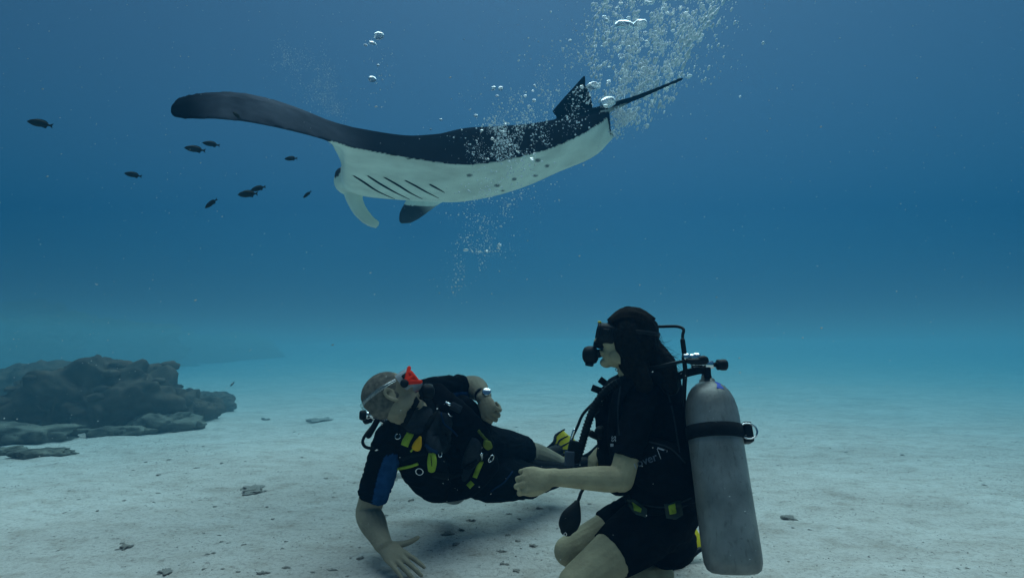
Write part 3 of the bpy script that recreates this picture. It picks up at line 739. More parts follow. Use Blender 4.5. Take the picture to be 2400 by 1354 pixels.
# ================================================================ the diver lying on his side
def build_lying():
    root = thing('person', 'person reclining on one hand in black and blue shorty wetsuit, cropped head tilted back', 'person', Vector((P(1000, 1180, 2.7).x, 2.65, .02)))
    hc = P(923, 930, 2.38)
    # face looks up and to the right, away from the camera a little
    right = Vector((1, 0, 0)); 
    fx = Vector((.72, .35, .58)).normalized(); hz = Vector((-.62, .12, .72))
    hM = frame(hc, fx, hz)
    neck = P(965, 992, 2.50); shR = P(912, 1032, 2.47); shL = P(1004, 918, 2.70)
    chest = P(1010, 1015, 2.66); waist = P(1090, 1075, 2.80); pel = P(1150, 1092, 2.92)
    elR = P(862, 1200, 2.49); wrR = P(899, 1277, 2.30)
    elL = P(1112, 905, 2.86); wrL = P(1134, 930, 2.67)
    hpU = P(1145, 1052, 2.92); knU = P(1236, 1058, 3.22); anU = P(1322, 1088, 3.50)
    hpD = P(1150, 1118, 2.86); knD = P(1250, 1128, 3.02); anD = P(1335, 1108, 3.36)
    bm = bmesh.new()
    head(bm, hM, 1.0, male=True)
    tube(bm, [hM @ Vector((-.015, 0, -.05)), hc*.45+neck*.55, neck], [.064, .062, .07])
    side = (shL - shR).normalized()
    tube(bm, [neck, chest, waist, pel], [(.11, .08), (.17, .115), (.15, .11), (.155, .12)], side=side, n=20)
    for sh, el, wr, sc in ((shR, elR, wrR, 1.12), (shL, elL, wrL, 1.10)):
        tube(bm, [sh*.6+neck*.4, sh, (sh+el)/2, el], [.060, .064, .060, .056], n=14)
        dv = wr-el
        tube(bm, [el+(sh-el)*.1, el+dv*.05, el+dv*.32, el+dv*.7, wr], [.047*sc, .050*sc, (.052*sc, .050*sc), (.040*sc, .037*sc), (.033*sc, .026*sc)], side=(1, 0, .1), n=16)
        ball(bm, el + (el-sh).normalized()*.012 + (el-wr).normalized()*.015, .044)
    for hp, kn, an in ((hpU, knU, anU), (hpD, knD, anD)):
        tube(bm, [hp, hp*.6+kn*.4, kn*.85+hp*.15, kn], [.105, .10, .082, .070], n=18)
        tube(bm, [kn, kn*.7+an*.3, an*.75+kn*.25, an], [.064, .066, .050, .040], n=16)
    # planted hand, fingers spread on the sand towards the camera and right
    fd = (P(966, 1334, 2.22)-wrR).normalized()
    hR = frame(wrR+Vector((0, 0, -.004)), fd, (-.15, -.45, .88))
    hand(bm, hR, curls=((2, 10, 8), (2, 10, 8), (2, 10, 8), (2, 10, 8)), spread=5.5, s=1.12, mirror=1,
         thumb=((.012, .022, -.004), (.040, .050, -.006), (.058, .080, -.006), (.068, .108, -.002)))
    # raised left hand: loose fist, fingers curled towards the camera
    hL = frame(wrL, Vector((.3, -.6, -.7)), (-.7, -.5, .5))
    hand(bm, hL, curls=((78, 88, 45), (80, 90, 45), (82, 90, 45), (80, 90, 45)), spread=1, s=1.2, mirror=-1,
         thumb=((.012, .024, -.004), (.034, .046, -.012), (.052, .062, -.016), (.068, .078, -.018)))
    body = link('body', fuse(bm, .0031, 3, palette=[SK_M]), M_skin, root)
    # close cropped hair: a thin cap
    bm = bmesh.new()
    for v in body.data.vertices: pass
    bvb = bvh_of(body)
    H = lambda x, y, z: hM @ Vector((x*1.0, y*1.0, z*1.0))
    ball(bm, H(-.022, 0, .040), (.101*1.0, .0795*1.0, .0885*1.0), hM.to_3x3()); ball(bm, H(-.030, 0, .005), (.090*1.0, .073*1.0, .075*1.0), hM.to_3x3())
    link('hair', fuse(bm, .006, 2), mat('cropped_grey_hair', (.19, .17, .14), rough=.9, var=.35, scale=50, bump=.5, bscale=260, col2=(.10, .095, .085), spec=0), root)
    # shorty wetsuit, blue side panels on the sleeves
    bm = bmesh.new(); BLK, BLU = 0, 1
    tube(bm, [neck+(hc-neck)*.12, neck, chest, waist, pel], [(.075, .072), (.125, .092), (.182, .125), (.162, .120), (.165, .13)], side=side, n=22, caps=('flat', 'round'))
    for sh, el, hem, bdir in ((shR, elR, .78, Vector((.8, -.6, -.1))), (shL, elL, .74, Vector((.1, -.55, -.75)))):
        a = sh*(1-hem)+el*hem
        tube(bm, [sh*.45+neck*.55, sh*.92+neck*.08, sh*.6+el*.4, a], [.072, .075, .070, .068], n=18, caps=('round', 'flat'))
        t = (el-sh).normalized(); b = (bdir - t*bdir.dot(t)).normalized(); c = t.cross(b)
        tube(bm, [sh*.85+el*.15+b*.035, sh*.5+el*.5+b*.036, a+b*.030], [(.056, .047), (.053, .045), (.050, .043)], side=c, n=12, caps=('round', 'flat'), mi=BLU)
    for hp, kn, hem in ((hpU, knU, .90), (hpD, knD, 1.0)):
        tube(bm, [hp+(hp-kn)*.25, hp, hp*.6+kn*.4, hp*(1-hem)+kn*hem], [.112, .122, .110, .086], n=20, caps=('round', 'flat'))
    tube(bm, [knD, knD*.6+anD*.4, anD], [.072, .066, .05], n=16)
    link('wetsuit', fuse(bm, .006, 3, palette=[(.007, .009, .012), (.02, .07, .19)]), M_neo, root)
    folds([c for c in root.children if c.name.startswith('wetsuit')][0].data, seed=5)
    return root, body, hM, dict(neck=neck, chest=chest, waist=waist, pel=pel, side=side, shR=shR, shL=shL, anU=anU, anD=anD, wrL=wrL, elL=elL, knU=knU, knD=knD)
lying, l_body, l_head, lj = build_lying()
# ================================================================ diving gear
def text_on(bv, txt, ox, oy, ang, h, m, parent, name='print', d0=2.1, lift=.0015):
    cu = bpy.data.curves.new('t', 'FONT'); cu.body = txt; cu.size = 1; cu.offset = .012
    o = bpy.data.objects.new('t', cu); C.objects.link(o); dg = bpy.context.evaluated_depsgraph_get(); dg.update()
    me = bpy.data.meshes.new_from_object(o.evaluated_get(dg)); bpy.data.objects.remove(o)
    bm = bmesh.new(); bm.from_mesh(me); bmesh.ops.triangulate(bm, faces=bm.faces)
    bmesh.ops.subdivide_edges(bm, edges=[e for e in bm.edges if e.calc_length() > .15], cuts=2)
    ca, sa = math.cos(R(ang)), math.sin(R(ang))
    for v in bm.verts:
        x, y = v.co.x*h, v.co.y*h; a, nn = stick(ox + x*ca + y*sa, oy + x*sa - y*ca, bv, d0); v.co = a + nn*lift
    return obj(name, bm, m, parent)
M_print = mat('grey_print', (.10, .125, .17), rough=.7, var=.2, scale=60)
M_white = mat('white_print', (.42, .45, .5), rough=.7, var=.2, scale=60)
M_skirt = mat('clear_silicone', (.42, .48, .54), rough=.25, var=.1, spec=.3); M_skirt.node_tree.nodes['Principled BSDF'].inputs['Alpha'].default_value = .6
def lens_mat(name, tint, a):
    m = bpy.data.materials.new(name); m.use_nodes = True; t = m.node_tree; t.nodes.clear(); N = t.nodes.new
    o = N('ShaderNodeOutputMaterial'); g = N('ShaderNodeBsdfGlossy'); g.inputs['Roughness'].default_value = .08; g.inputs['Color'].default_value = (.8, .85, .9, 1)
    tr = N('ShaderNodeBsdfTransparent'); tr.inputs['Color'].default_value = (*tint, 1); mx = N('ShaderNodeMixShader'); mx.inputs['Fac'].default_value = a
    t.links.new(tr.outputs[0], mx.inputs[1]); t.links.new(g.outputs[0], mx.inputs[2]); t.links.new(mx.outputs[0], o.inputs['Surface']); return m
M_lens = lens_mat('mask_glass', (.75, .85, .9), .22)
M_clear = lens_mat('clear_strap', (.85, .88, .86), .16)
def hose(name, pts, r, parent, m=None, ribs=0, sub=6):
    bm = bmesh.new(); q = [Vector(p) for p in cr([tuple(p) for p in pts], sub)]
    tube(bm, q, [r]*len(q), n=10, sub=1)
    if ribs:
        L = 0
        for a, b in zip(q, q[1:]):
            L += (b-a).length
            if L > ribs:
                L = 0; tube(bm, [a, a+(b-a).normalized()*ribs*.45], [r*1.16, r*1.16], n=10, sub=1, caps=('flat', 'flat'))
    return obj(name, bm, m or M_rub, parent)
def scuba_tank(base, top, label, cat='scuba tank', r=.0925, roll=Vector((1, 0, 0)), simple=False, band_at=.70, knob_side=1):
    ax = (top-base); L = ax.length; M = frame(base, roll, ax)   # local z along the axis
    z = ax.normalized(); x = (roll - z*roll.dot(z)).normalized(); y = z.cross(x)
    M = Matrix(((x.x, y.x, z.x, base.x), (x.y, y.y, z.y, base.y), (x.z, y.z, z.z, base.z), (0, 0, 0, 1)))
    root = thing('scuba_tank', label, cat, base)
    bm = bmesh.new()
    prof = [(0, .004), (.045, 0), (.070, .004), (.084, .014), (.0905, .034), (.0925, .06), (.0925, L-.135), (.0905, L-.105), (.0845, L-.075), (.074, L-.048), (.060, L-.028), (.043, L-.014), (.030, L-.008), (.027, L+.004), (.020, L+.006), (.019, L+.018), (0, L+.018)]
    lathe(bm, [(q*r/.0925, h) for q, h in prof], M, n=40); obj('cylinder', bm, M_alu, root)
    # valve: post, cross body, knob
    bm = bmesh.new(); lathe(bm, [(.017, L+.015), (.017, L+.03), (.012, L+.032), (.012, L+.052), (.015, L+.054), (.015, L+.075), (0, L+.078)], M, n=16)
    Mx = M @ Matrix.Translation((0, 0, L+.062)) @ Matrix.Rotation(R(90), 4, 'Y')
    lathe(bm, [(0, -.050), (.013, -.050), (.015, -.04), (.015, .03), (.009, .033), (.009, .05), (0, .05)], Mx, n=16)
    obj('valve', bm, M_chrome, root)
    bm = bmesh.new(); k = .045 if knob_side > 0 else -.045
    lathe(bm, [(0, .045), (.017, .045), (.0205, .049), (.0195, .056), (.0215, .064), (.021, .078), (.016, .083), (0, .083)], Mx, n=14); obj('valve_knob', bm, M_rub, root)
    # band with its big buckle
    zb = L*band_at; bm = bmesh.new()
    lathe(bm, [(r+.001, zb-.024), (r+.0055, zb-.023), (r+.0055, zb+.023), (r+.001, zb+.024)], M, n=40); b = obj('tank_band', bm, M_black, root)
    bm = bmesh.new(); boxm(bm, M @ Matrix.Translation((r+.016, -.016, zb)) @ Matrix.Rotation(R(-8), 4, 'Z'), (.030, .068, .070), .009); bk = obj('buckle', bm, M_rub, root)
    bm = bmesh.new(); torus(bm, M @ Matrix.Translation((r+.008, -.050, zb)) @ Matrix.Rotation(R(90), 4, 'X') @ Matrix.Rotation(R(90), 4, 'Z'), .031, .0035, sx=.85); obj('buckle_rim', bm, M_chrome, root)
    return root, M, L
# ---------------------------------------------------------------- gear of the kneeling diver
tk_b, tk_t = P(1722, 1346, 1.78), P(1657, 892, 2.05)
tank, TM, TL = scuba_tank(tk_b, tk_t, 'scratched silver aluminium scuba tank standing tall on the back of the kneeling diver')
tb = bvh_of([c for c in tank.children if c.name.startswith('cylinder')][0])
bm = bmesh.new(); patch(bm, [(1674, 893), (1690, 896), (1697, 912), (1680, 910)], tb, .0012, 2.0); obj('sticker', bm, mat('blue_sticker', (.10, .16, .62), rough=.5, var=.3, scale=60), tank)
vest = thing('buoyancy_vest', 'black jacket style buoyancy vest worn by the kneeling diver, faded wordmark on its side', 'dive vest', kj['chest'])
bm = bmesh.new(); sd = kj['side']
tube(bm, PP((1548, 880, 2.2), (1556, 960, 2.2), (1566, 1060, 2.18), (1576, 1150, 2.17)), [(.10, .062), (.150, .075), (.155, .078), (.15, .075)], side=sd, n=22, power=2.5)
tube(bm, PP((1500, 1075, 2.04), (1560, 1100, 2.01), (1616, 1128, 2.03), (1638, 1140, 2.06)), [(.085, .05), (.100, .052), (.080, .048), (.050, .035)], side=(0, 0, 1), n=20)
tube(bm, PP((1488, 1150, 2.08), (1540, 1164, 2.02), (1600, 1160, 2.04)), [(.045, .05), (.038, .05), (.03, .04)], side=(0, 0, 1), n=16)
tube(bm, PP((1488, 1080, 2.03), (1462, 1050, 2.10), (1442, 1040, 2.25)), [(.07, .03), (.085, .035), (.085, .04)], side=(0, 0, 1), n=16)
tube(bm, PP((1556, 892, 2.12), (1520, 878, 2.07), (1478, 893, 2.08), (1448, 935, 2.09), (1440, 1010, 2.11), (1450, 1070, 2.08)), [(.034, .020), (.036, .020), (.038, .020), (.042, .022), (.046, .024), (.06, .03)], side=sd, n=14)
tube(bm, PP((1520, 885, 2.38), (1462, 886, 2.38), (1422, 914, 2.36), (1410, 960, 2.34), (1424, 1030, 2.34), (1440, 1080, 2.30)), [(.034, .020), (.036, .022), (.042, .026), (.052, .030), (.06, .035), (.06, .035)], side=sd, n=14)
tube(bm, PP((1430, 1000, 2.32), (1432, 1070, 2.28), (1450, 1130, 2.24)), [(.09, .05), (.11, .055), (.10, .05)], side=sd, n=16)
vj = link('jacket', fuse(bm, .0062, 4, palette=[(.007, .008, .011)]), M_neo, vest)
folds(vj.data, .003, 9, 3); vb = bvh_of(vj, k_suit, k_body)
text_on(vb, 'over', 1495, 1094, -20, 27, M_print, vest)
bm = bmesh.new(); ribbon(bm, [(1540, 1051), (1549, 1075)], .0022, .001, vb, 2.0, 2); ribbon(bm, [(1541, 1049), (1564, 1057)], .0060, .001, vb, 2.0, 2); ribbon(bm, [(1486, 1086), (1491, 1098)], .0045, .001, vb, 2.0, 2)
obj('print', bm, M_white, vest)
# stitched seams, straps and rings on the vest
for L_ in ([(1455, 905), (1448, 960), (1452, 1020)], [(1520, 1035), (1570, 1050), (1606, 1085)], [(1500, 1180), (1560, 1187), (1620, 1165)], [(1560, 900), (1580, 980), (1592, 1060)]):
    bm = bmesh.new(); ribbon(bm, L_, .006, .0025, vb, 2.1); obj('seam', bm, M_panel, vest)
for i, (x, y, d) in enumerate(((1398, 912, 2.31), (1412, 893, 2.32), (1404, 936, 2.28))):
    bm = bmesh.new(); c = P(x, y, d); boxm(bm, frame(c, (-1, 0, .4+.4*i), (0, -1, 0)), (.042 if i == 0 else .03, .028, .014), .004); obj('strap_buckle', bm, M_rub, vest)
bm = bmesh.new(); torus(bm, frame(P(1396, 960, 2.3), (1, 0, 0), (0, -1, .4)), .014, .002); obj('d_ring', bm, M_rub, vest)
bm = bmesh.new(); torus(bm, frame(P(1446, 866, 2.14), (1, 0, .4), (-.4, -1, 0)), .006, .0015); obj('zip_pull', bm, M_chrome, vest)
# small white print on the sleeve
text_on(vb, 'SS', 1434, 1021, 90, 15, M_white, kneeler, name='sleeve_print')
bm = bmesh.new(); patch(bm, [(1431, 1039), (1438, 1039), (1438, 1046), (1431, 1046)], vb, .001, 2.0); obj('sleeve_print', bm, M_white, kneeler)
# belt with its lime release pouches
belt = thing('weight_belt', 'belt with two lime release tabs round the waist of the kneeling diver', 'weight belt', kj['pel'])
bm = bmesh.new(); ribbon(bm, [(1470, 1160), (1482, 1185), (1510, 1196), (1550, 1196), (1590, 1186), (1606, 1178)], .030, .004, bvh_of(k_suit, vj), 2.1, 5, lift=.002); obj('webbing', bm, M_black, belt)
kb2 = bvh_of(k_suit, vj, k_body)
for o_, i_ in (([(1472, 1166), (1484, 1168), (1518, 1196), (1514, 1213), (1490, 1205), (1476, 1190)], [(1481, 1176), (1488, 1178), (1504, 1192), (1502, 1200), (1486, 1196)]),
               ([(1556, 1180), (1596, 1172), (1597, 1206), (1580, 1217), (1562, 1214)], [(1566, 1185), (1582, 1180), (1585, 1202), (1571, 1205)])):
    bm = bmesh.new(); patch(bm, o_, kb2, .012, 2.1); pk = obj('pouch', bm, mat('olive_rubber', (.05, .065, .055), rough=.7), belt)
    bm = bmesh.new(); patch(bm, i_, bvh_of(pk), .004, 2.1); obj('release_tab', bm, M_lime, belt)
# regulator with hoses
reg = thing('regulator', 'black scuba regulator with chrome first stage and hoses on the kneeling diver', 'regulator', P(1610, 840, 2.06))
bm = bmesh.new()
lathe(bm, [(0, 0), (.016, 0), (.019, .006), (.019, .022), (.015, .024), (.015, .040), (.018, .042), (.018, .058), (.012, .064), (0, .064)], Matrix(frame(P(1640, 838, 2.055), (0, 0, 1), (-1, .05, .0))), n=18); 
obj('first_stage', bm, M_chrome, reg)
bm = bmesh.new(); ball(bm, P(1648, 843, 2.02), (.020, .016, .016)); tube(bm, PP((1612, 846, 2.03), (1632, 847, 2.02), (1652, 845, 2.02)), [.009, .012, .014]); obj('yoke', bm, M_rub, reg)
hose('hose', PP((1603, 838, 2.06), (1601, 808, 2.06), (1600, 786, 2.07), (1602, 772, 2.08), (1588, 765, 2.1), (1556, 765, 2.14), (1520, 768, 2.22), (1470, 790, 2.32), (1420, 815, 2.30), (1400, 830, 2.22)), .0058, reg)
hose('hose_sleeve', PP((1604, 828, 2.06), (1601, 806, 2.06), (1600, 798, 2.06)), .0095, reg)
hose('hose', PP((1603, 840, 2.05), (1606, 870, 2.04), (1604, 905, 2.05), (1602, 960, 2.08)), .0085, reg)
hose('hose', PP((1612, 845, 2.05), (1580, 850, 2.03), (1545, 858, 2.04), (1500, 868, 2.12), (1440, 893, 2.28), (1400, 935, 2.26), (1368, 968, 2.22), (1353, 1000, 2.20), (1345, 1016, 2.20)), .0058, reg)
hose('hose_end', PP((1346, 1008, 2.20), (1341, 1024, 2.20), (1337, 1042, 2.20)), .0072, reg, M_chrome)
hose('inflator_hose', PP((1520, 872, 2.08), (1470, 885, 2.14), (1425, 912, 2.22), (1395, 950, 2.22), (1377, 995, 2.20), (1364, 1040, 2.18), (1352, 1078, 2.17)), .0150, vest, ribs=.010)
bm = bmesh.new(); boxm(bm, frame(P(1345, 1058, 2.175), (1, 0, -.25), (0, -1, 0)), (.052, .085, .03), .008); obj('inflator', bm, M_rub, vest)
bm = bmesh.new(); boxm(bm, frame(P(1335, 1074, 2.155), (1, 0, -.05), (0, -1, 0)), (.038, .055, .024), .005); obj('inflator_button', bm, mat('slate_plastic', (.07, .09, .12), rough=.5), vest)
# the black boot strap that holds the tank: top strap from the vest to the tank neck
bm = bmesh.new(); tube(bm, PP((1575, 890, 2.12), (1603, 876, 2.06), (1640, 868, 2.03), (1662, 870, 2.05)), [(.013, .007), (.015, .008), (.013, .008), (.012, .008)], side=(0, 0, 1), n=10, caps=('flat', 'flat')); boxm(bm, frame(P(1658, 873, 2.03), (1, 0, 0), (0, -1, 0)), (.022, .040, .02), .004); obj('tank_strap', bm, M_black, vest)
# second stage in the mouth
mp_ = k_head @ Vector((.128, 0, -.072))
bm = bmesh.new(); lathe(bm, [(0, .028), (.018, .027), (.030, .020), (.0355, .006), (.036, -.010), (.031, -.024), (.018, -.032), (0, -.034)], frame(mp_, (0, 0, 1), (k_head.to_3x3() @ Vector((1, -.1, -.12)))), n=22)
tube(bm, [mp_, k_head @ Vector((.088, 0, -.058))], [.020, .016], n=12, sub=1); boxm(bm, frame(mp_+k_head.to_3x3() @ Vector((-.004, 0, -.036)), k_head.to_3x3() @ Vector((1, 0, 0)), (0, 0, 1)), (.030, .05, .014), .005)
obj('second_stage', bm, M_rub, reg)
# spare second stage clipped on the chest, far side
bm = bmesh.new(); ball(bm, P(1408, 1013, 2.27), (.026, .026, .028)); tube(bm, PP((1400, 1024, 2.27), (1386, 1016, 2.26)), [.012, .015], n=10); obj('spare_second_stage', bm, M_rub, reg)
# pressure gauge hanging in front of the knee
gauge = thing('pressure_gauge', 'black teardrop gauge console dangling below the forearm in front of the knee', 'gauge', P(1333, 1222, 2.02))
bm = bmesh.new(); tube(bm, PP((1352, 1178, 2.04), (1347, 1192, 2.03), (1339, 1212, 2.02), (1331, 1232, 2.015), (1327, 1246, 2.01)), [(.012, .010), (.024, .014), (.037, .018), (.036, .018), (.022, .014)], side=(1, 0, .35), n=18); obj('console', bm, M_rub, gauge)
bm = bmesh.new(); torus(bm, frame(P(1325, 1251, 1.995), (1, 0, 0), (0, -1, 0)), .005, .0015); obj('clip_ring', bm, M_chrome, gauge)
hose('hose', PP((1352, 1180, 2.04), (1358, 1165, 2.05), (1364, 1150, 2.07), (1385, 1125, 2.14), (1430, 1100, 2.2)), .0060, gauge)
# mask of the kneeling diver
def dive_mask(hM, s, m_skirt, m_frame, label, glass=M_lens, yel=None, strap=M_rub, clip=None):
    root = thing('diving_mask', label, 'diving mask', hM @ Vector((.11*s, 0, .02*s)))
    H = lambda x, y, z: hM @ Vector((x*s, y*s, z*s)); m3 = hM.to_3x3()
    # skirt: a rounded box collar open to the face
    bm = bmesh.new(); rows = []
    for (x, a, b) in ((.062, .076, .048), (.085, .078, .047), (.108, .078, .044), (.116, .074, .040), (.116, .066, .033), (.104, .064, .031)):
        r = []
        for k in range(28):
            t = 2*math.pi*k/28; c, q = math.cos(t), math.sin(t); e = .62
            yy = math.copysign(abs(c)**e, c)*a; zz = math.copysign(abs(q)**e, q)*b
            xx = x - .022*(yy/.078)**2*(1 if x < .1 else .45) + (.0)
            if q < -.3 and abs(c) < .35: zz -= .016*(1-abs(c)/.35); xx += .012
            r.append(bm.verts.new(H(xx, yy, zz+.018)))
        rows.append(r)
    for a, b in zip(rows, rows[1:]):
        for k in range(28): bm.faces.new((a[k], a[(k+1) % 28], b[(k+1) % 28], b[k]))
    obj('skirt', bm, m_skirt, root)
    bm = bmesh.new()
    pts = []
    for k in range(29):
        t = 2*math.pi*k/28; c, q = math.cos(t), math.sin(t); e = .62
        yy = math.copysign(abs(c)**e, c)*.073; zz = math.copysign(abs(q)**e, q)*.039; pts.append(H(.117-.010*(yy/.078)**2, yy, zz+.018))
    tube(bm, pts, [.0055*s]*29, n=8, sub=1); tube(bm, [H(.118, 0, .052), H(.120, 0, .03), H(.119, 0, .0)], [.004*s, .005*s, .007*s], n=8)
    obj('frame', bm, m_frame, root)
    for sg in (-1, 1):
        bm = bmesh.new(); v = []
        for k in range(20):
            t = 2*math.pi*k/20; c, q = math.cos(t), math.sin(t)
            v.append((H(.1165-.010*((.036*sg+.033*c)/.078)**2, .036*sg+math.copysign(abs(c)**.7, c)*.033, .018+math.copysign(abs(q)**.7, q)*.034)))
        f1 = [bm.verts.new(p) for p in v]; f2 = [bm.verts.new(p - m3 @ Vector((.004*s, 0, 0))) for p in v]
        bm.faces.new(f1); bm.faces.new(f2[::-1])
        for k in range(20): bm.faces.new((f1[k], f2[k], f2[(k+1) % 20], f1[(k+1) % 20]))
        obj('lens', bm, glass, root, smooth=False)
        bm = bmesh.new(); boxm(bm, frame(H(.078, .084*sg, .022), m3 @ Vector((1, -.3*sg, 0)), m3 @ Vector((0, 0, 1))), (.030*s, .013*s, .026*s), .004); obj('strap_buckle', bm, clip or m_frame, root)
    bm = bmesh.new(); L = []
    for k in range(25):
        t = R(62) + (2*math.pi-2*R(62))*k/24; x = -.018+.112*math.cos(t); y = .094*math.sin(t); zc = .030+.018*(1-math.cos(t))*.5
        nx = Vector((math.cos(t), math.sin(t), 0)); L.append([bm.verts.new(H(x+nx.x*o_, y+nx.y*o_, zc+z_)) for o_, z_ in ((0, -.008), (.003, -.008), (.003, .008), (0, .008))])
    for a, b in zip(L, L[1:]):
        for k in range(4): bm.faces.new((a[k], a[(k+1) % 4], b[(k+1) % 4], b[k]))
    obj('head_strap', bm, strap, root)
    if yel:
        bm = bmesh.new(); tube(bm, [H(.110, -.05, .060), H(.118, -.02, .063), H(.118, .02, .063), H(.110, .05, .060)], [.0055*s]*4, n=8); obj('top_trim', bm, yel, root)
    return root
dive_mask(k_head, 0.94, M_rub, M_rub, 'black diving mask with a yellow top edge on the kneeling diver', yel=M_yel)
# fins of the kneeling diver, soles up behind her
def fin(heel, toe, up, label, L=.42, wide=.095, m=None, stripes=True, m2=None):
    m = m or M_yel; root = thing('swim_fin', label, 'fin', heel); x = (toe-heel).normalized(); M = frame(heel, x, up)
    T = lambda a, b, c: M @ Vector((a, b, c))
    bm = bmesh.new(); tube(bm, [T(-.02, 0, 0), T(.04, 0, .008), (T(.12, 0, .004)), T(.17, 0, 0)], [(.040, .036), (.046, .040), (.048, .028), (.040, .014)], side=M.to_3x3() @ Vector((0, 1, 0)), n=16); obj('foot_pocket', bm, m2 or M_rub, root)
    bm = bmesh.new(); rows = []
    for i in range(10):
        t = i/9; a = .12+(L-.0)*t; w = .045+(wide-.045)*min(1, t*1.3)**.8; zz = -.035*t*t; r = []
        for k in range(9):
            q = -1+k/4; aa = a - (.05*q*q if i == 9 else 0); r.append((bm.verts.new(T(aa, q*w, zz+.004+.004*(1-abs(q)))), bm.verts.new(T(aa, q*w, zz-.004))))
        rows.append(r)
    for a, b in zip(rows, rows[1:]):
        for k in range(8):
            bm.faces.new((a[k][0], a[k+1][0], b[k+1][0], b[k][0])); bm.faces.new((a[k+1][1], a[k][1], b[k][1], b[k+1][1]))
        bm.faces.new((a[0][1], a[0][0], b[0][0], b[0][1])); bm.faces.new((a[-1][0], a[-1][1], b[-1][1], b[-1][0]))
    bm.faces.new([q[0] for q in rows[-1]]+[q[1] for q in rows[-1][::-1]])
    obj('blade', bm, m, root)
    for sg in (-1, 1):
        bm = bmesh.new(); tube(bm, [T(.05, .044*sg, .004), T(.16, .052*sg, .006), T(.12+L*.5, (wide-.01)*sg, -.004), T(.12+L*.94, wide*sg, -.03)], [.010, .011, .009, .006], n=8); obj('rail', bm, M_rub, root)
    if stripes:
        for q in (-.45, 0, .45):
            bm = bmesh.new(); tube(bm, [T(.17, q*.05, .009), T(.12+L*.5, q*wide, .000), T(.12+L*.85, q*wide, -.018)], [.006, .006, .004], n=6); obj('rib', bm, M_rub, root)
    return root
fin(P(1560, 1322, 2.36), P(1618, 1262, 2.44), (.5, -.7, .6), 'yellow fin poking out behind the hip of the kneeling diver, nearer one', L=.12, wide=.070, stripes=False)
fin(P(1540, 1300, 2.50), P(1600, 1286, 2.90), (.1, -.2, 1), 'yellow fin mostly hidden behind the kneeling diver, farther one', L=.30)
# ---------------------------------------------------------------- gear of the lying diver
ltank, LM, LL = scuba_tank(P(1075, 1150, 3.10), P(905, 992, 2.66), 'silver scuba tank under the back of the lying diver, only its valve showing', roll=Vector((-.9, -.3, .3)))
vest2 = thing('buoyancy_vest', 'black and slate buoyancy vest with lime tags worn by the lying diver', 'dive vest', lj['chest'])
sd2 = lj['side']; bm = bmesh.new(); K0, K1 = 0, 1
tube(bm, PP((985, 1000, 2.66), (1040, 1040, 2.74), (1100, 1085, 2.82)), [(.165, .125), (.20, .14), (.185, .13)], side=sd2, n=22)
tube(bm, PP((945, 985, 2.48), (965, 1030, 2.44), (985, 1080, 2.48), (1005, 1125, 2.56), (1020, 1155, 2.64)), [(.055, .030), (.085, .045), (.11, .06), (.105, .06), (.065, .045)], side=(1, .1, -.2), n=18)
tube(bm, PP((1020, 915, 2.62), (1050, 955, 2.56), (1085, 1000, 2.56), (1115, 1040, 2.62), (1130, 1080, 2.70)), [(.045, .030), (.07, .040), (.085, .055), (.085, .06), (.06, .05)], side=(1, .2, .3), n=18)
tube(bm, PP((1030, 1150, 2.68), (1090, 1125, 2.68), (1140, 1085, 2.74)), [(.055, .05), (.085, .06), (.07, .06)], side=(0, 0, 1), n=16)
tube(bm, PP((1085, 950, 2.66), (1112, 985, 2.70), (1122, 1010, 2.76)), [.05, .07, .07], n=14)
v2j = link('jacket', fuse(bm, .0065, 4, palette=[(.007, .008, .011)]), M_neo, vest2)
folds(v2j.data, .003, 9, 4); l_suit = [c for c in lying.children if c.name.startswith('wetsuit')][0]
v2b = bvh_of(v2j, l_suit, l_body)
def pad(name, outline, th, m, par=vest2, bv=None, n=3):
    bm = bmesh.new(); patch(bm, outline, bv or v2b, th, 2.5, n=n); return obj(name, bm, m, par)
p1 = pad('chest_panel', [(958, 960), (1005, 952), (1012, 985), (985, 1018), (945, 1002)], .010, M_panel)
p2 = pad('chest_panel', [(1022, 962), (1058, 975), (1058, 1030), (1040, 1060), (1005, 1062), (996, 1030), (1006, 985)], .014, M_panel)
p3 = pad('pocket', [(1106, 1024), (1122, 1030), (1126, 1060), (1108, 1100), (1090, 1128), (1080, 1112), (1088, 1060)], .018, M_panel)
v2c = bvh_of(v2j, p1, p2, p3, l_suit, l_body)
def strap(name, pts, w, m, th=.004, par=vest2, lift=.001):
    bm = bmesh.new(); ribbon(bm, pts, w, th, v2c, 2.5, 5, lift=lift); return obj(name, bm, m, par)
strap('shoulder_strap', [(978, 935), (962, 965), (945, 1000), (950, 1030)], .028, M_black)
strap('shoulder_strap', [(1030, 950), (1012, 980), (994, 1012), (985, 1040)], .026, M_black)
strap('chest_strap', [(942, 1075), (965, 1066), (1000, 1060)], .020, M_black)
strap('hose_trim', [(1034, 968), (1042, 992), (1058, 1005), (1072, 1020)], .007, M_blue, .005)
strap('lime_piping', [(931, 1098), (950, 1094), (966, 1090), (980, 1085)], .012, M_lime, .005)
strap('lime_pull', [(1127, 1080), (1120, 1098), (1112, 1118)], (.024, .022), M_lime, .006)
strap('lime_pull', [(1107, 1129), (1097, 1140)], (.026, .026), M_lime, .006)
strap('lime_tag', [(961, 1014), (948, 1043)], (.033, .033), M_lime, .008)
strap('waist_strap', [(1015, 1110), (1060, 1115), (1110, 1085), (1140, 1060)], .030, M_black)
strap('blue_trim', [(998, 1042), (1008, 1052), (1024, 1060)], .014, M_blue, .005)
strap('blue_piping', [(1150, 1150), (1180, 1130), (1200, 1105)], .007, M_blue, .004)
a_, n_ = stick(978, 1038, v2c, 2.5)
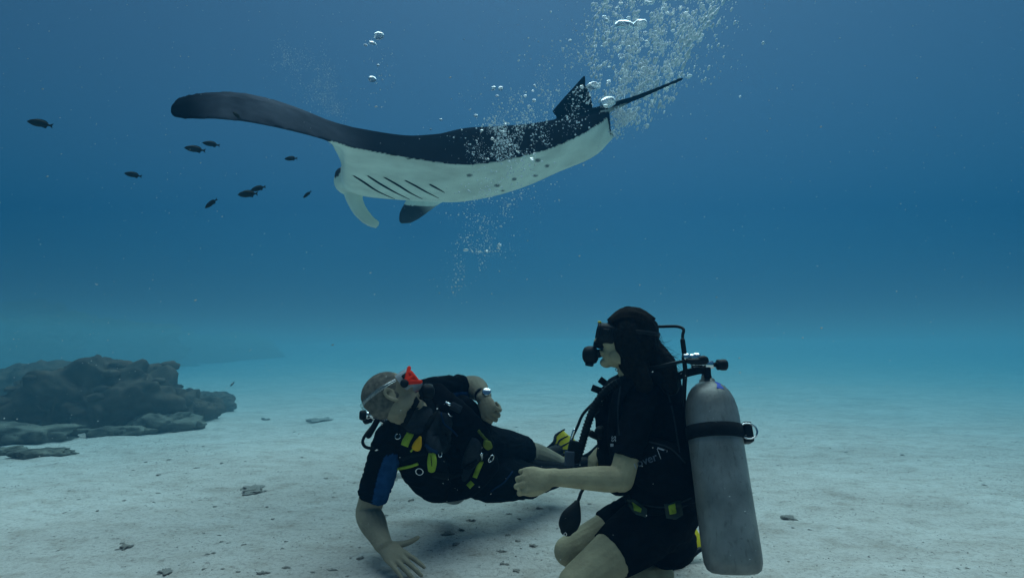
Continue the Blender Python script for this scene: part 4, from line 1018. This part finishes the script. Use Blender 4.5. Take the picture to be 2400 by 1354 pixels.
bm = bmesh.new(); up_ = (P(985, 1027, 2.5)-P(976, 1052, 2.5)).normalized(); tube(bm, [a_+n_*.014-up_*.020, a_+n_*.014, a_+n_*.014+up_*.026], [(.020, .012), (.018, .012), (.008, .008)], side=(1, 0, 0), n=14); obj('whistle', bm, M_orange, vest2)
strap('whistle_cord', [(973, 1047), (963, 1057)], .008, M_lime, .006)
a_, n_ = stick(1010, 1079, v2c, 2.5)
bm = bmesh.new(); tube(bm, [a_+n_*.016+Vector((0, 0, -.034)), a_+n_*.022, a_+n_*.016+Vector((0, 0, .034))], [(.016, .010), (.021, .014), (.016, .010)], side=(1, 0, 0), n=16); rel = obj('pocket_knife_case', bm, M_lime, vest2)
bm = bmesh.new(); ribbon(bm, [(1010, 1066), (1011, 1079), (1012, 1092)], .003, .001, bvh_of(rel), 2.4, 3); obj('seam', bm, M_black, vest2)
for x, y, rr in ((934, 1023, .012), (1054, 974, .011), (988, 916, .013), (1028, 1064, .012), (984, 1102, .016), (1148, 1072, .018)):
    a_, n_ = stick(x, y, v2c, 2.5); bm = bmesh.new(); torus(bm, frame(a_+n_*.008, n_.orthogonal(), n_), rr, .0028); obj('d_ring', bm, M_chrome, vest2)
bm = bmesh.new(); tube(bm, [stick(1046, 942, v2c)[0]+Vector((0, -.02, 0)), stick(1058, 949, v2c)[0]+Vector((0, -.02, 0))], [.0075, .0075], n=10, sub=1, caps=('flat', 'flat')); obj('inflator_connector', bm, M_chrome, vest2)
bm = bmesh.new(); a_, n_ = stick(1068, 956, v2c); boxm(bm, frame(a_+n_*.012, (1, .1, -.5), n_), (.055, .034, .026), .008); obj('inflator', bm, M_panel, vest2)
# lime camouflage loops and gauge clips on his hip
strap('lime_loop', [(1120, 1008), (1130, 1020), (1141, 1032)], .012, mat('olive_webbing', (.10, .13, .03), rough=.7), .005)
pad('hip_pouch', [(1134, 1030), (1146, 1034), (1150, 1046), (1140, 1052), (1132, 1044)], .012, mat('lime_olive', (.20, .24, .04), rough=.6))
bm = bmesh.new(); tube(bm, [stick(1128, 1062, v2c)[0]+Vector((0, -.015, .0)), stick(1130, 1074, v2c)[0]+Vector((0, -.018, 0))], [.008, .006], n=10, sub=1); obj('clip', bm, M_chrome, vest2)
reg2 = thing('regulator', 'regulator set with chrome first stage behind the neck of the lying diver', 'regulator', P(885, 975, 2.55))
fs = P(893, 972, 2.52)
bm = bmesh.new(); lathe(bm, [(0, 0), (.017, 0), (.019, .01), (.013, .014), (.013, .022), (.019, .026), (.019, .038), (.014, .042), (.014, .052), (.018, .054), (.016, .066), (0, .068)], frame(fs, (0, 0, 1), (-1, -.1, -.35)), n=16); obj('first_stage', bm, M_chrome, reg2)
bm = bmesh.new(); lathe(bm, [(0, .066), (.018, .066), (.023, .070), (.023, .086), (.019, .094), (0, .095)], frame(fs, (0, 0, 1), (-1, -.1, -.35)), n=12); obj('yoke_knob', bm, M_rub, reg2)
bm = bmesh.new(); ball(bm, P(873, 965, 2.52), (.016, .016, .018)); obj('hose_port', bm, M_rub, reg2)
hose('hose_sleeve', PP((884, 985, 2.50), (874, 1003, 2.48), (864, 1020, 2.46)), .0135, reg2)
hose('hose', PP((870, 1002, 2.48), (857, 1018, 2.44), (850, 1034, 2.42), (856, 1046, 2.41), (872, 1050, 2.42), (890, 1047, 2.44)), .0068, reg2)
hose('hose', PP((885, 980, 2.52), (930, 1000, 2.46), (965, 975, 2.42), (985, 940, 2.44), (988, 918, 2.47), (975, 908, 2.48)), .0060, reg2)
mp2 = l_head @ Vector((.128, 0, -.072))
bm = bmesh.new(); lathe(bm, [(0, .026), (.018, .025), (.030, .019), (.0345, .006), (.035, -.010), (.030, -.024), (.018, -.03), (0, -.03)], frame(mp2, (0, 0, 1), (l_head.to_3x3() @ Vector((1, 0, -.1)))), n=20); tube(bm, [mp2, l_head @ Vector((.09, 0, -.058))], [.018, .015], n=10, sub=1); obj('second_stage', bm, M_rub, reg2)
dive_mask(l_head, 1.0, M_skirt, M_skirt, 'clear diving mask with bright red side arms on the lying diver', strap=M_clear, clip=M_rub)
lmask = [o for o in bpy.data.objects if o.name.startswith('diving_mask')][-1]
H2 = lambda x, y, z: l_head @ Vector((x, y, z))
for sg in (-1, 1):
    bm = bmesh.new()
    for A_, B_ in (((.064, .090*sg, .000), (.112, .080*sg, .044)), ((.064, .090*sg, .000), (.112, .080*sg, -.034)), ((.064, .090*sg, .000), (.100, .088*sg, .004)), ((.100, .086*sg, .020), (.104, .084*sg, -.018))):
        tube(bm, [H2(*A_), H2(*B_)], [.0125, .0085], n=8, sub=1)
    obj('red_arm', bm, M_red, lmask)
    bm = bmesh.new(); lathe(bm, [(0, -.006), (.017, -.005), (.018, .006), (.014, .010), (0, .010)], frame(H2(.052, .094*sg, -.002), l_head.to_3x3() @ Vector((1, 0, 0)), l_head.to_3x3() @ Vector((0, sg, 0))), n=16); obj('buckle_disc', bm, M_rub, lmask)
# dive watch on the raised wrist
wt = thing('dive_watch', 'dark dive watch on the raised wrist of the lying diver', 'watch', lj['wrL'])
wd = (lj['wrL']-lj['elL']).normalized(); wc = lj['wrL'] - wd*.02
bm = bmesh.new(); lathe(bm, [(.036, -.013), (.040, -.012), (.040, .012), (.036, .013)], frame(wc, wd.orthogonal(), wd), n=24); obj('watch_band', bm, M_rub, wt)
bm = bmesh.new(); fr_ = frame(wc+Vector((.02, -.034, .018)), (1, 0, 0), (.5, -.8, .5)); lathe(bm, [(0, 0), (.020, 0), (.022, .004), (.021, .011), (.018, .013), (0, .013)], fr_, n=20); obj('watch_case', bm, M_chrome, wt)
# his fins
fin(P(1262, 1086, 3.52), P(1345, 1026, 3.60), (-.3, -1, .6), 'yellow fin on the crossed upper foot of the lying diver', L=.17, wide=.10, m2=M_rub)
fin(P(1325, 1100, 3.34), P(1424, 1074, 3.30), (0, -1, .5), 'yellow fin lying low on the sand behind the kneeling diver hand', L=.34, wide=.13)
for px_, py_, d_, par_ in ((1285, 1098, 3.2, lying),):
    bm = bmesh.new(); tube(bm, PP((1240, 1095, 3.12), (1290, 1098, 3.25), (1335, 1105, 3.36)), [.045, .042, .045], n=12); obj('boot', bm, M_black, par_)
# ================================================================ bubbles and drifting specks
M_bub = bpy.data.materials.new('bubble_skin'); M_bub.use_nodes = True
t = M_bub.node_tree; t.nodes.clear(); o = t.nodes.new('ShaderNodeOutputMaterial')
dif = t.nodes.new('ShaderNodeBsdfDiffuse'); dif.inputs['Color'].default_value = (.88, .96, 1.0, 1)
trn = t.nodes.new('ShaderNodeBsdfTransparent'); gls = t.nodes.new('ShaderNodeBsdfGlossy'); gls.inputs['Roughness'].default_value = .12
m1 = t.nodes.new('ShaderNodeMixShader'); m1.inputs[0].default_value = .25; m2 = t.nodes.new('ShaderNodeMixShader'); m2.inputs[0].default_value = .82
t.links.new(dif.outputs[0], m1.inputs[1]); t.links.new(gls.outputs[0], m1.inputs[2])
t.links.new(trn.outputs[0], m2.inputs[1]); t.links.new(m1.outputs[0], m2.inputs[2]); t.links.new(m2.outputs[0], o.inputs['Surface'])
M_gl = bpy.data.materials.new('bubble_glass'); M_gl.use_nodes = True
t = M_gl.node_tree; t.nodes.clear(); o = t.nodes.new('ShaderNodeOutputMaterial')
lw = t.nodes.new('ShaderNodeLayerWeight'); lw.inputs['Blend'].default_value = .35
trn = t.nodes.new('ShaderNodeBsdfTransparent'); gls = t.nodes.new('ShaderNodeBsdfGlossy'); gls.inputs['Roughness'].default_value = .05; gls.inputs['Color'].default_value = (1, 1, 1, 1)
mx = t.nodes.new('ShaderNodeMixShader'); mt = t.nodes.new('ShaderNodeMath'); mt.operation = 'MULTIPLY_ADD'; mt.inputs[1].default_value = .9; mt.inputs[2].default_value = .22; mt.use_clamp = True
t.links.new(lw.outputs['Facing'], mt.inputs[0]); t.links.new(mt.outputs[0], mx.inputs[0]); t.links.new(trn.outputs[0], mx.inputs[1]); t.links.new(gls.outputs[0], mx.inputs[2]); t.links.new(mx.outputs[0], o.inputs['Surface'])
rb = random.Random(77)
_ib = bmesh.new(); bmesh.ops.create_icosphere(_ib, subdivisions=1, radius=1); IV = [v.co.copy() for v in _ib.verts]; IF = [[v.index for v in f.verts] for f in _ib.faces]; _ib.free()
_ib = bmesh.new(); bmesh.ops.create_icosphere(_ib, subdivisions=1, radius=1); _ib.free()
OV = [Vector(p) for p in ((1, 0, 0), (-1, 0, 0), (0, 1, 0), (0, -1, 0), (0, 0, 1), (0, 0, -1))]; OF = [(0, 2, 4), (2, 1, 4), (1, 3, 4), (3, 0, 4), (2, 0, 5), (1, 2, 5), (3, 1, 5), (0, 3, 5)]
def cloud(name, pts, label, m, drift=None, hi=True):
    V = []; F = []; BV, BF = (IV, IF) if hi else (OV, OF)
    for p, r, st in pts:
        k = len(V); d = (drift or Vector((0, 0, 1))).normalized()
        a = Matrix.Rotation(rb.uniform(0, 6.28), 3, 'Z')
        for v in BV:
            q = a @ v; q = q + d*q.dot(d)*(st-1); V.append(p + q*r)
        F += [tuple(k+i for i in f) for f in BF]
    me = bpy.data.meshes.new(name); me.from_pydata([tuple(v) for v in V], [], F); me.shade_smooth()
    o = link(name, me, m); o['kind'] = 'stuff'; o['label'] = label; return o
def inpoly(x, y, P_):
    c = False; n = len(P_); j = n-1
    for i in range(n):
        if (P_[i][1] > y) != (P_[j][1] > y) and x < (P_[j][0]-P_[i][0])*(y-P_[i][1])/(P_[j][1]-P_[i][1])+P_[i][0]: c = not c
        j = i
    return c
def scatter(poly, n, d0, d1, w0, w1, clump=.5, st=1.0):
    xs = [p[0] for p in poly]; ys = [p[1] for p in poly]; out = []
    tries = 0
    while len(out) < n:
        tries += 1
        x, y = rb.uniform(min(xs), max(xs)), rb.uniform(min(ys), max(ys))
        if not inpoly(x, y, poly): continue
        if tries < n*9 and noise.fractal(Vector((x/60, y/60, n*.1)), 1, 2, 3)*.75+.5 < clump*(.25+rb.random()*.95): continue
        x += rb.gauss(0, 8); y += rb.gauss(0, 8); d = rb.uniform(d0, d1); w = w0+(w1-w0)*rb.random()**3.8; out.append((P(x, y, d), w*d/F_PX/2, st*rb.uniform(.8, 1.3) if st > 1 else rb.uniform(.6, 1)))
    return out
up_r = P(1560, 60, 3.3)-P(1500, 200, 3.3)
def stream(path, n, d0, d1, w0, w1, clump=.6, st=1.0, seed=0.0):
    """bubbles strewn round a rising line: path of (x, y, spread, weight)"""
    out = []; W = [path[i][3] for i in range(len(path)-1)]; tries = 0
    while len(out) < n and tries < n*14:
        tries += 1
        i = rb.choices(range(len(W)), W)[0]; t = rb.random(); a, b = path[i], path[i+1]
        s_ = a[2]+(b[2]-a[2])*t; g_ = rb.gauss(0, 1)*s_ if rb.random() < .8 else rb.gauss(0, 1.8)*s_
        dx, dy = b[0]-a[0], b[1]-a[1]; l = math.hypot(dx, dy)
        x = a[0]+dx*t - dy/l*g_ + rb.gauss(0, 5); y = a[1]+dy*t + dx/l*g_ + rb.gauss(0, 9)
        q = noise.fractal(Vector((x/34+seed, y/52, seed)), 1, 2, 4)*.9+.5
        if q < clump*(.15+rb.random()*.9): continue
        d = rb.uniform(d0, d1); w_ = w0+(w1-w0)*rb.random()**4.5; out.append((P(x, y, d), w_*d/F_PX/2, st*rb.uniform(.7, 1.3) if st > 1 else rb.uniform(.55, 1)))
    return out
pl = stream([(1470, 285, 16, 1.2), (1482, 235, 30, 2.4), (1500, 150, 48, 3), (1535, 60, 62, 3), (1575, -40, 66, 0)], 5200, 3.5, 3.9, 1.3, 7, .95, 1.9)
pl += stream([(1385, 215, 12, 1), (1392, 130, 12, 1), (1415, 50, 16, .6), (1430, -10, 16, 0)], 420, 3.5, 3.8, 1.5, 8, .8, 1.7, 3)
pl += stream([(1520, 230, 14, 1), (1590, 130, 16, 1.4), (1640, 40, 18, 1.2), (1680, -30, 16, 0)], 520, 3.5, 3.8, 2, 10, .8, 2.2, 5)
pl += stream([(1440, 320, 5, 1), (1450, 285, 9, 2), (1462, 262, 12, 0)], 520, 3.4, 3.6, 1.5, 5, .3, 1.5, 7)
cloud('bubble_plume', pl, 'tall white plume of bubbles streaming up past the manta tail', M_bub, up_r)
pl = stream([(1150, 385, 26, 2), (1170, 345, 36, 3.6), (1205, 310, 40, 2.6), (1245, 270, 40, 1.4), (1290, 220, 42, 1), (1330, 150, 46, .8), (1380, 90, 40, 0)], 2900, 2.75, 3.1, 1.2, 5.5, .85)
pl += stream([(1330, 295, 20, 1), (1360, 240, 18, 1), (1385, 190, 14, 0)], 170, 2.95, 3.1, 1.8, 6.5, .6)
cloud('bubble_plume', pl, 'cloud of small silver bubbles crossing the dark back of the manta', M_bub)
pl = stream([(1190, 380, 55, 2), (1160, 430, 42, 2), (1145, 480, 34, 2), (1135, 545, 30, 1.6), (1120, 590, 26, 1), (1075, 640, 24, .5), (1050, 690, 12, 0)], 1300, 2.65, 2.95, 1.2, 5, .8)
cloud('bubble_plume', pl, 'thin trail of bubbles rising below the manta belly', M_bub)
pl = stream([(640, 120, 14, 1), (710, 160, 22, 1.6), (770, 210, 22, 1.6), (795, 285, 10, 0)], 1500, 3.2, 3.6, 1.1, 2.8, .8)
cloud('bubble_mist', pl, 'faint mist of tiny bubbles above the manta shoulder', M_bub, hi=False)
pl = scatter([(845, 80), (920, 90), (925, 240), (860, 250)], 70, 2.9, 3.2, 1.5, 4.5, .3)
cloud('bubble_plume', pl, 'sparse string of small bubbles above the manta shoulder', M_bub)
# bubbles big enough to tell apart
def cap_mesh(seed):
    b = bmesh.new(); bmesh.ops.create_icosphere(b, subdivisions=4, radius=1)
    for v in b.verts:
        z = v.co.z; v.co.z = z*(.62 if z > 0 else .28); v.co *= 1+.10*noise.noise(v.co*2.2+Vector((seed, 0, 0)))
    me = bpy.data.meshes.new('bubble'); b.to_mesh(me); b.free(); me.shade_smooth(); me.materials.append(M_gl); return me
CAPS = [cap_mesh(i*3.3) for i in range(4)]
def bubble(x, y, w, d, label, grp=None, tilt=0):
    o = bpy.data.objects.new('bubble', CAPS[rb.randrange(4)]); C.objects.link(o); o.location = P(x, y, d); s = w*d/F_PX/2; o.scale = (s, s, s*rb.uniform(.9, 1.25)); o.rotation_euler = (rb.uniform(-.2, .2), R(tilt), rb.uniform(0, 6))
    tag(o, label, 'bubble', grp)
bubble(1463, 62, 46, 3.1, 'large domed bubble, the biggest one high in the white plume', tilt=-20)
bubble(1500, 60, 34, 3.2, 'ragged bubble touching the right side of the biggest bubble')
bubble(1425, 243, 38, 3.3, 'shiny domed bubble pressed against the root of the manta tail')
bubble(1420, 250, 14, 3.2, 'small round bubble under the domed bubble at the tail root')
bubble(1390, 202, 26, 3.2, 'flat bubble just right of the tip of the dorsal fin')
bubble(888, 86, 24, 3.0, 'uppermost domed bubble of the string above the manta shoulder')
bubble(872, 103, 18, 3.0, 'slanted flat bubble under the uppermost domed bubble', tilt=20)
bubble(857, 107, 9, 3.0, 'small round bubble left of the slanted flat bubble')
bubble(886, 154, 8, 3.0, 'lone round bubble halfway down the string above the shoulder')
bubble(872, 187, 19, 3.0, 'lowest domed bubble of the string above the shoulder')
bubble(1033, 281, 8, 3.0, 'lone tiny bubble above the manta back')
for x_, y_ in [(1500+rb.gauss(0, 62)+(110-y0)*.35, y0) for y0 in [rb.uniform(5, 230) for _ in range(80)]] + [(rb.uniform(1110, 1260), rb.uniform(200, 380)) for _ in range(22)] + [(rb.uniform(1090, 1180), rb.uniform(560, 600)) for _ in range(6)]:
    bubble(x_, y_, rb.uniform(5, 13), 3.5 if x_ > 1400 else 2.9, 'mid sized silver bubble rising among the finer ones', 'mid sized bubbles in the plumes', tilt=rb.uniform(-40, 10))
# specks drifting in the water everywhere
pts = []
for i in range(2100):
    d = .75+5.5*rb.random()**1.3; x, y = rb.uniform(-60, 2460), rb.uniform(-60, 1400); p = P(x, y, d)
    if p.z < .03: continue
    pts.append((p, rb.uniform(.6, 1.5)*d/F_PX*(.75 if rb.random() < .9 else 1.6)/ (1 + .12*d), rb.uniform(1, 2.6)))
M_spk = mat('marine_snow', (.55, .58, .58), rough=.9, var=.2)
cloud('drifting_particles', pts, 'pale specks of plankton drifting all through the water', M_spk, Vector((1, 0, .25)), hi=False)
